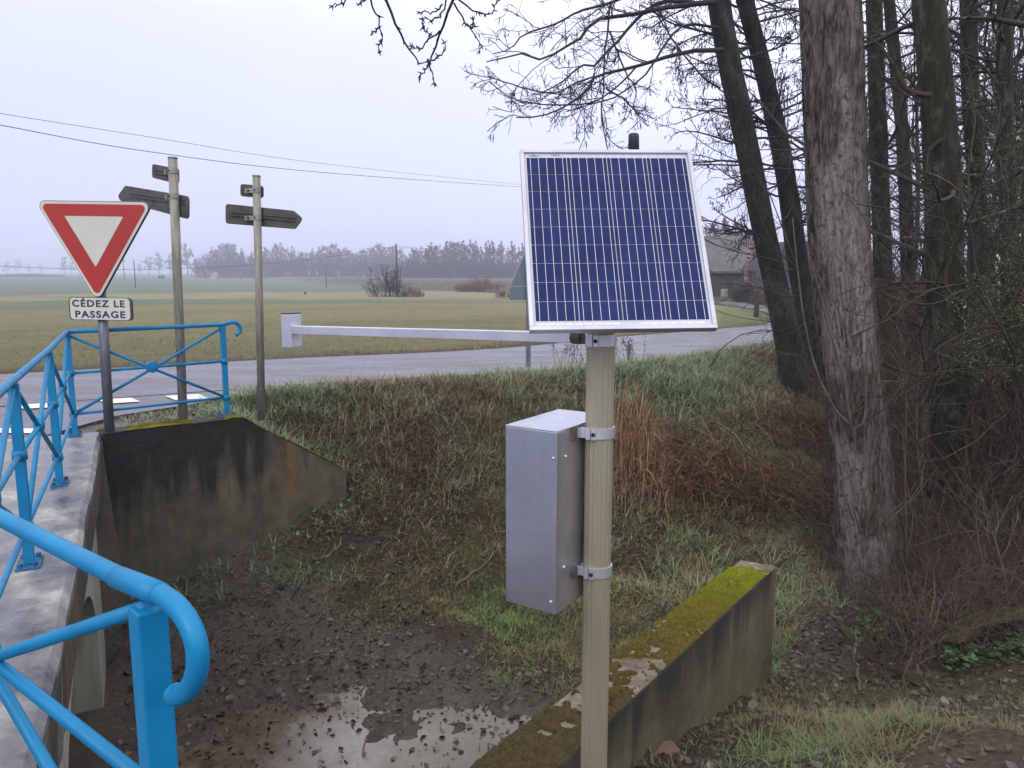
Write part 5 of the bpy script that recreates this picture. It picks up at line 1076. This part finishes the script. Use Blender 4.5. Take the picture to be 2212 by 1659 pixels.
# ------------------------------------------------------------------ far field: poles, wires, trees, buildings
def far_pole(u, vt, vb, r, lb, arms=0):
    b = GT(u, vb); d_ = b[1]; t = YP(u, vt, d_); o = thing('utility_pole', b, lb, 'utility pole', 'wooden poles across the field'); mk('pole', *tube1([b - ZA * .3, np.array([b[0], b[1], t[2]])], [r, r * .75], 10), M['wood_pole'], parent=o, smooth=True)
    if arms:
        tt = np.array([b[0], b[1], t[2]]); mk('crossarm', *merge([box(tt - ZA * (.3 + .7 * i), XA, YA, ZA, 2.2, .15, .15) for i in range(arms)]), M['wood_pole'], parent=o)
    return np.array([b[0], b[1], t[2]])
T1 = far_pole(858, 527, 640, .15, 'tall wooden pole rising from the dark bush in the field')
T2 = far_pole(705, 571, 621, .15, 'mid field wooden pole standing in the pale straw band')
T3 = far_pole(293, 561, 621, .15, 'wooden pole in the field right of the give way sign')
T4 = far_pole(774, 566, 610, .17, 'distant hazy pole left of the dark bush')
T5 = far_pole(269, 560, 603, .2, 'distant pole with crossarms beside the give way sign', 2)
T6 = far_pole(1238, 560, 622, .16, 'wooden pole behind the solar panel')
PBp = GT(1633, 684); T7 = np.array([PBp[0] + .05, PBp[1], YP(1636, 512, PBp[1])[2]])
o = thing('utility_pole', PBp, 'thick weathered pole beside the road in front of the barn', 'utility pole', 'wooden poles across the field'); mk('pole', *tube1([PBp - ZA * .3, T7], [.135, .11], 12), M['wood_pole'], parent=o, smooth=True)
def wire(a, b, sag, r, lb):
    t = np.linspace(0, 1, 30)[:, None]; p = a * (1 - t) + b * t - ZA * sag * 4 * t * (1 - t); o = mk('overhead_wire', *tube1(p, r, 5), M['wire'], at=a); tag(o, lb, 'wire')
def sky_wire(pts, r, lb):
    p = smooth_path(np.array([YP(u, v, 1 / (1 / 14 + (u + 300) / 1630 * (1 / 60 - 1 / 14))) for u, v in pts]), 8); o = mk('overhead_wire', *tube1(p, r, 5), M['wire'], at=p[0]); tag(o, lb, 'wire')
far_pole(1330, 412, 655, .15, 'wooden pole carrying the two long wires, hidden behind the solar panel')
sky_wire(((-300, 195), (0, 245), (325, 296), (702, 354), (1127, 399), (1330, 416)), .006, 'upper thin wire crossing the sky from the left')
sky_wire(((-300, 210), (0, 270), (325, 328), (702, 373), (1127, 404), (1330, 418)), .009, 'lower thicker wire crossing the sky from the left')
wire(T1 - ZA * .3, YP(-500, 524, 70), 2.6, .022, 'wire from the bush pole to the left behind the signs')
wire(T1 - ZA * .3, np.array([T6[0] + 30, T6[1], T1[2] - .6]), .6, .022, 'wire from the bush pole to the right behind the solar panel')
wire(T2 - ZA * .2, YP(300, 563, T2[1]), 2.0, .024, 'faint wire between the field poles on the left')
wire(T2 - ZA * .2, YP(1125, 577, T2[1]), 2.0, .024, 'faint wire running right from the mid field pole')

ft = [bare_proto('bare_tree', 12, .26, 24, M['far_bark'], M['far_bark'], 'hazy bare tree in the far line of trees', 'tree', 'bare trees along the far field edge', sp, .085, up_, 6) for sp, up_ in ((1.15, .5), (.95, .7), (.75, 1.0), (1.2, .35))]
used = [False] * 4
def far_tree(k_, u, vt, d_, label=None, sx=1.):
    d_ = d_ * (1.95 if d_ > 180 else 1.); x, y = (u - CX) / FOC * d_, d_; zb3 = float(prof(x, y)); zt3 = YP(u, vt, d_)[2]
    o = ft[k_] if not used[k_] else copy_tree(ft[k_]); used[k_] = True; place(o, x, y, (zt3 - zb3) / 13.2, rng.uniform(0, 6.28), zb3, sx)
    if label: o['label'] = label
    return o
far_tree(0, 412, 529, 330, 'bare tree with dark mistletoe balls above the far treeline', 1.0)
mt_ = [o for o in COL.objects if o.get('label', '').startswith('bare tree with dark')][0]
n_ = 9; c_ = np.stack([rng.normal(size=n_) * 2.2, rng.normal(size=n_) * 2.2, rng.uniform(6.5, 11.5, n_)], 1)
LP = np.repeat(c_, 140, 0); LP = LP + nrm(rng.normal(size=LP.shape)) * rng.uniform(.1, .55, (len(LP), 1)); V, F, T = leaves(LP, .28, np.clip(rng.normal(.2, .1, len(LP)), 0, 1))
mi = mk('mistletoe', V, F, M['ivy'], attrs={'tint': T}); mi.parent = mt_
for u, vt, d_, k_ in ((28, 566, 560, 0), (50, 562, 600, 3), (75, 572, 600, 0), (150, 556, 420, 1), (165, 566, 480, 0), (20, 576, 640, 3), (100, 570, 640, 0), (-30, 566, 600, 0), (190, 572, 560, 0), (230, 574, 520, 3), (310, 570, 430, 1), (330, 556, 380, 0), (352, 548, 340, 1), (378, 552, 330, 0), (435, 558, 340, 3), (455, 556, 360, 0)): far_tree(k_, u, vt, d_)
for i in range(46):
    u = 470 + i * 9.7 + rng.normal() * 3; far_tree(int(rng.integers(0, 4)), u, 544 - 8 * math.sin(i * .55) - 9 * rng.random(), rng.uniform(250, 320), None, 1.1)
for i in range(36):
    u = 905 + i * 6.9 + rng.normal() * 3; far_tree(int(rng.choice([1, 2, 2])), u, 541 - 14 * rng.random() + 6 * rng.random() - (u > 960) * 7, rng.uniform(190, 240))
for i in range(16): far_tree(int(rng.choice([1, 2, 2])), 1165 + i * 22 + rng.normal() * 6, 545 - 14 * rng.random(), rng.uniform(190, 260))
far_tree(0, 935, 532, 185, 'broad bare tree standing in front of the treeline, right of the field bush', 1.15)
for u, vt, d_, k_ in ((1560, 478, 105, 3), (1538, 492, 110, 0), (1590, 492, 120, 3), (1612, 500, 118, 0)): far_tree(k_, u, vt, d_)
# shrubs
def shrub(u, vb, wpx, hpx, m_, lb, n_=170, name='shrub', cat='shrub', group=None, r_=.02, d_=None):
    b = GT(u, vb) if d_ is None else np.array([(u - CX) / FOC * d_, d_, float(prof((u - CX) / FOC * d_, d_))]); sc_ = b[1] / FOC; W, H_ = wpx * sc_, hpx * sc_; o = thing(name, b, lb, cat, group)
    st = np.stack([b[0] + rng.uniform(-.42, .42, n_) * W, b[1] + rng.uniform(-.25, .25, n_) * W, np.full(n_, b[2] - .1)], 1); dd = np.stack([(st[:, 0] - b[0]) / W * 1.1 + rng.normal(size=n_) * .25, rng.normal(size=n_) * .3, np.ones(n_)], 1); hgt = H_ * rng.uniform(.5, 1.05, n_) * (1.05 - 1.1 * np.abs(st[:, 0] - b[0]) / W)
    a_, b_ = grow(st, dd, hgt, r_, 7, .13, .05); a2, b2 = kids(a_, b_, 6, .2, 1, (.3, .8), (.25, .5), .6, 5, .2); a3, b3 = kids(a2, b2, 4, .2, 1, (.3, .9), (.3, .6), .7, 4, .2)
    mk('twigs', *merge([tubes(a_, b_, 4), tubes(a2, np.maximum(b2, r_ * .42), 3), tubes(a3, np.maximum(b3, r_ * .34), 3)]), m_, parent=o); return o
bs = shrub(838, 641, 95, 48, M['wood_twig'], 'dark twiggy bush around the wooden pole in the field', 60, 'bush', 'bush', None, .022)
bb = ORG[bs.name]; n_ = 16; hs = bb[1] / FOC
a_, b_ = grow(np.tile(bb + np.array([.2, 0, 0]), (n_, 1)) + rng.normal(size=(n_, 3)) * np.array([.5, .4, 0]), np.stack([rng.normal(size=n_) * .16, rng.normal(size=n_) * .2, np.ones(n_)], 1), rng.uniform(45, 74, n_) * hs, .06, 10, .07, .1); a2, b2 = kids(a_, b_, 12, .15, 1, (.6, 1.2), (.18, .34), .5, 6, .15); a3, b3 = kids(a2, b2, 6, .2, 1, (.4, .9), (.3, .6), .7, 4, .2)
mk('tall_stems', *merge([tubes(a_, b_, 5), tubes(a2, np.maximum(b2, .013), 3), tubes(a3, np.maximum(b3, .009), 3)]), M['wood_twig'], parent=bs)
shrub(888, 641, 60, 24, M['bramble'], 'low brown bush right of the pole bush in the field', 90)
shrub(1040, 630, 115, 30, M['shrub_orange'], 'long reddish thicket at the field edge left of the solar panel', 260, 'shrub', 'shrub', None, .03)
shrub(1086, 642, 32, 18, M['shrub_orange'], 'small brown shrub beside the half hidden triangular sign', 60)
shrub(60, 598, 170, 8, M['twig'], 'dark low hedge along the far field edge at the left', 420, 'hedge', 'hedge', None, .09)
for i in range(13):
    u = 470 + i * 52; shrub(u, 605, 80, 46 + 10 * rng.random(), M['far_bark'], 'hazy twiggy scrub at the foot of the far treeline', 130, 'shrub', 'shrub', 'scrub along the far treeline', .15, d_=(470 if u < 880 else 355))
# far fence, trough, shed
fe = thing('pasture_fence', GT(320, 603), 'low wire pasture fence along the far field edge', 'fence'); e0, e1 = GT(100, 601), GT(655, 606)
fp = None
for i in range(26):
    p = e0 * (1 - i / 25) + e1 * i / 25; p[2] = prof(p[0], p[1])
    if fp is None: fp = mk('post', *box(fe.location[:] + ZA * .55, XA, YA, ZA, .16, .16, 1.3), M['wood_pole'], parent=fe); c = fp
    else: c = fp.copy(); COL.objects.link(c)
    c.parent = fe; c.location = p - np.array(fe.location)
e0[2] += 1.0; e1[2] += 1.0; mk('wire', *tube1([e0, (e0 + e1) / 2, e1], .03, 4), M['platelight'], parent=fe)
hb_ = GT(464, 604); sh_ = thing('shed', hb_, 'tiny pale shed below the far treeline', 'shed'); s_ = hb_[1] / FOC
mk('wall', *box(hb_ + ZA * 6 * s_, XA, YA, ZA, 12 * s_, 12 * s_, 12 * s_), M['headwall'], parent=sh_); V, F = prism([(-7 * s_, 12 * s_), (7 * s_, 12 * s_), (0, 15 * s_)], lambda p: hb_ + np.array([p[0], -7 * s_, p[1]]), np.array([0, 14 * s_, 0])); mk('roof', V, F, M['headwall'], parent=sh_)
hb_ = GT(349, 603); s_ = hb_[1] / FOC; tk = thing('water_tank', hb_, 'small grey water tank by the far fence', 'tank')
mk('tank', *tube1([hb_ + np.array([-6 * s_, 0, 5 * s_]), hb_ + np.array([6 * s_, 0, 5 * s_])], 3.6 * s_, 14), M['plateback'], parent=tk, smooth=True); mk('leg', *box(hb_ + np.array([-4 * s_, 0, 1.2 * s_]), XA, YA, ZA, s_, s_, 3 * s_), M['plateback'], parent=tk); mk('leg', *box(hb_ + np.array([4 * s_, 0, 1.2 * s_]), XA, YA, ZA, s_, s_, 3 * s_), M['plateback'], parent=tk)
sb = GT(659, 636); s_ = sb[1] / FOC; o = mk('marker_post', *tube1([sb - ZA * .2, sb + ZA * 5 * s_, sb + ZA * 6 * s_], [2.3 * s_, 2.3 * s_, 1.2 * s_], 8), M['wood_pole'], at=sb); tag(o, 'short dark stump post in the olive meadow', 'post')

# barn and the buildings by it
M['roof_slate'] = mat('old_slate_roof', [(.3, (.05, .045, .05)), (.55, (.085, .075, .08)), (.8, (.12, .105, .11))], .8, 8, (.6, .8), .6, 5, (1, 1, 1), dist=.04)
M['boards'] = mat('dark_barn_boards', [(.3, (.018, .016, .018)), (.7, (.055, .047, .045))], 1.2, 6, (.8, .95), .5, 6, (5, 5, .3), dist=.03)
M['tile'] = None
def tile_mat():
    m, nt, b = newmat('striped_tiles'); L = nt.links.new; o = coords(nt); wv = N(nt, 'ShaderNodeTexWave', wave_type='BANDS', bands_direction='Z'); wv.inputs['Scale'].default_value = .72; wv.inputs['Distortion'].default_value = .6; L(o, wv.inputs['Vector'])
    nz = noise(nt, o, 1.1, 6); c = mix(nt, ramp(nt, nz, [(.4, 0.), (.62, 1.)]), (.23, .085, .055), (.30, .27, .27)); L(mix(nt, ramp(nt, wv.outputs['Fac'], [(.25, .85), (.5, 0.)]), c, (.05, .035, .035)), b.inputs['Base Color']); b.inputs['Roughness'].default_value = .8; return m
M['tile'] = tile_mat()
BY = 83.; bz = -1.42; s_ = BY / FOC
def bpt(u, z_): return np.array([(u - CX) / FOC * BY, BY, z_])
ze = YP(1600, 582, BY)[2]; zr_ = YP(1600, 509, BY + 5)[2]
barn = thing('barn', bpt(1590, bz), 'long dark barn with a big slate roof beyond the bend of the road', 'barn')
xl, xr = bpt(1440, 0)[0], bpt(1650, 0)[0]
mk('wall', *merge([box(np.array([(xl + xr) / 2, BY + 5, (bz - .3 + ze) / 2]), XA, YA, ZA, xr - xl, 10, ze - bz + .3)]), M['boards'], parent=barn)
rv = np.array([(xl - .4, BY - .5, ze - .15), (xr + .4, BY - .5, ze - .15), (xr + .4, BY + 5, zr_), (xl - .4, BY + 5, zr_), (xr + .4, BY + 10.5, ze - .15), (xl - .4, BY + 10.5, ze - .15)]); rv2 = rv - np.array([0, 0, .25])
mk('roof', np.vstack([rv, rv2]), [(0, 1, 2, 3), (3, 2, 4, 5), (6, 9, 8, 7), (9, 11, 10, 8), (0, 6, 7, 1), (1, 7, 8, 2), (2, 8, 10, 4), (4, 10, 11, 5), (5, 11, 9, 3), (3, 9, 6, 0)], M['roof_slate'], parent=barn)
dr_ = mk('door', *box(np.array([bpt(1561.5, 0)[0], BY - .04, bz + 12.5 * s_]), XA, YA, ZA, 15 * s_, .12, 24 * s_), M['headwall'], parent=barn); mk('door', *box(np.array([bpt(1580, 0)[0], BY - .04, bz + 13 * s_]), XA, YA, ZA, 9 * s_, .1, 18 * s_), M['plateback'], parent=barn)
# annexe with hipped striped tiles
AY = 76.; sa = AY / FOC; ab = np.array([(1640 - CX) * sa, AY, -1.4]); ax_ = thing('tiled_outbuilding', ab, 'outbuilding with steep orange striped tiles behind the road pole', 'outbuilding')
def apt(u, v, dy=0.): return YP(u, v, AY + dy)
q4 = [apt(1608, 610), apt(1690, 610), apt(1690, 524, 1.6), apt(1618, 524, 1.6)]; q4b = [p + np.array([0, .3, -.1]) for p in q4]
mk('roof', np.array(q4 + q4b), [(0, 1, 2, 3), (7, 6, 5, 4), (0, 4, 5, 1), (1, 5, 6, 2), (2, 6, 7, 3), (3, 7, 4, 0)], M['tile'], parent=ax_)
mk('wall', *box((apt(1612, 610) + apt(1690, 610)) / 2 + np.array([0, 2.4, -1.2]), XA, YA, ZA, 78 * sa, 4, 2.9), M['boards'], parent=ax_)
gy_ = thing('grey_barn', np.array([(1730 - CX) * 70 / FOC, 70, -1.4]), 'grey rendered barn seen between the twin alder trunks', 'barn')
g0 = YP(1665, 640, 70); w_ = 150 * 70 / FOC; h_ = 75 * 70 / FOC
mk('wall', *box(np.array([g0[0] + w_ / 2, 74, -1.5 + h_ / 2]), XA, YA, ZA, w_, 8, h_), M['roof_slate'], parent=gy_)
V, F = prism([(-.4, 0), (w_ + .4, 0), (w_ - 1, 2.6), (1., 2.6)], lambda p: np.array([g0[0] + p[0], 69.6, -1.5 + h_ + p[1]]), np.array([0, 8.8, 0])); mk('roof', V, F, M['boards'], parent=gy_)
shrub(1605, 648, 40, 48, M['moss_twig'], 'greenish ivy bush against the barn by the tiled outbuilding', 150, 'bush', 'bush', None, .02, d_=72)
shrub(1655, 652, 75, 34, M['bramble'], 'brown scrub below the tiled outbuilding', 170, 'shrub', 'shrub', None, .022, d_=64)

# ------------------------------------------------------------------ sky, sun, haze
w = bpy.data.worlds.new('World'); sc.world = w; w.use_nodes = True; nt = w.node_tree; bg = nt.nodes['Background']
SE, SR = R_(38), R_(200)
sky = N(nt, 'ShaderNodeTexSky', sky_type='NISHITA'); sky.sun_disc = False; sky.sun_elevation = SE; sky.sun_rotation = SR; sky.air_density = 1.; sky.dust_density = 4.; sky.ozone_density = 1.
tc = N(nt, 'ShaderNodeTexCoord'); sp_ = N(nt, 'ShaderNodeSeparateXYZ'); nt.links.new(tc.outputs['Generated'], sp_.inputs[0])
cl_ = noise(nt, tc.outputs['Generated'], 1.6, 5, .55)
hz = math_(nt, 'ADD', sp_.outputs[2], math_(nt, 'MULTIPLY_ADD', cl_, .22, -.11)); hz = math_(nt, 'ADD', hz, math_(nt, 'MULTIPLY', sp_.outputs[0], .22))
over = ramp(nt, hz, [(0.0, (.56, .58, .82)), (.2, (.64, .66, .92)), (.38, (.86, .88, 1.06)), (.58, (1.2, 1.22, 1.24))])
OV = 8.2
ovs = N(nt, 'ShaderNodeVectorMath', operation='SCALE'); nt.links.new(over, ovs.inputs[0]); ovs.inputs['Scale'].default_value = OV
nt.links.new(mix(nt, .9, sky.outputs[0], ovs.outputs[0]), bg.inputs['Color']); bg.inputs['Strength'].default_value = .10
sun = bpy.data.objects.new('sun', bpy.data.lights.new('sun', 'SUN')); COL.objects.link(sun); sun.data.energy = .6; sun.data.angle = R_(25); sun.data.color = (1, .97, .93)
sd = np.array([math.sin(SR) * math.cos(SE), math.cos(SR) * math.cos(SE), math.sin(SE)])
sun.rotation_euler = Vector(-sd).to_track_quat('-Z', 'Y').to_euler()
V, F = box((0, 1150, 9), XA, YA, ZA, 4600, 3200, 34)
hm = bpy.data.materials.new('haze'); hm.use_nodes = True; hn = hm.node_tree; hn.nodes.clear(); ho = N(hn, 'ShaderNodeOutputMaterial'); hv_ = N(hn, 'ShaderNodeVolumePrincipled')
hv_.inputs['Color'].default_value = (.78, .80, .97, 1); hv_.inputs['Density'].default_value = .0011; hv_.inputs['Anisotropy'].default_value = .2; hn.links.new(hv_.outputs[0], ho.inputs['Volume'])
tag(mk('haze', V, F, hm), 'pale lavender mist over the whole valley', kind='stuff')

sc.view_settings.view_transform = 'Standard'; sc.view_settings.look = 'None'; sc.view_settings.exposure = .85; sc.view_settings.gamma = 1
c = sc.cycles; c.use_denoising = True; c.max_bounces = 6; c.diffuse_bounces = 3; c.glossy_bounces = 3; c.transmission_bounces = 2; c.volume_bounces = 1; c.transparent_max_bounces = 6; c.use_adaptive_sampling = True; c.adaptive_threshold = .02
c.sample_clamp_indirect = 6
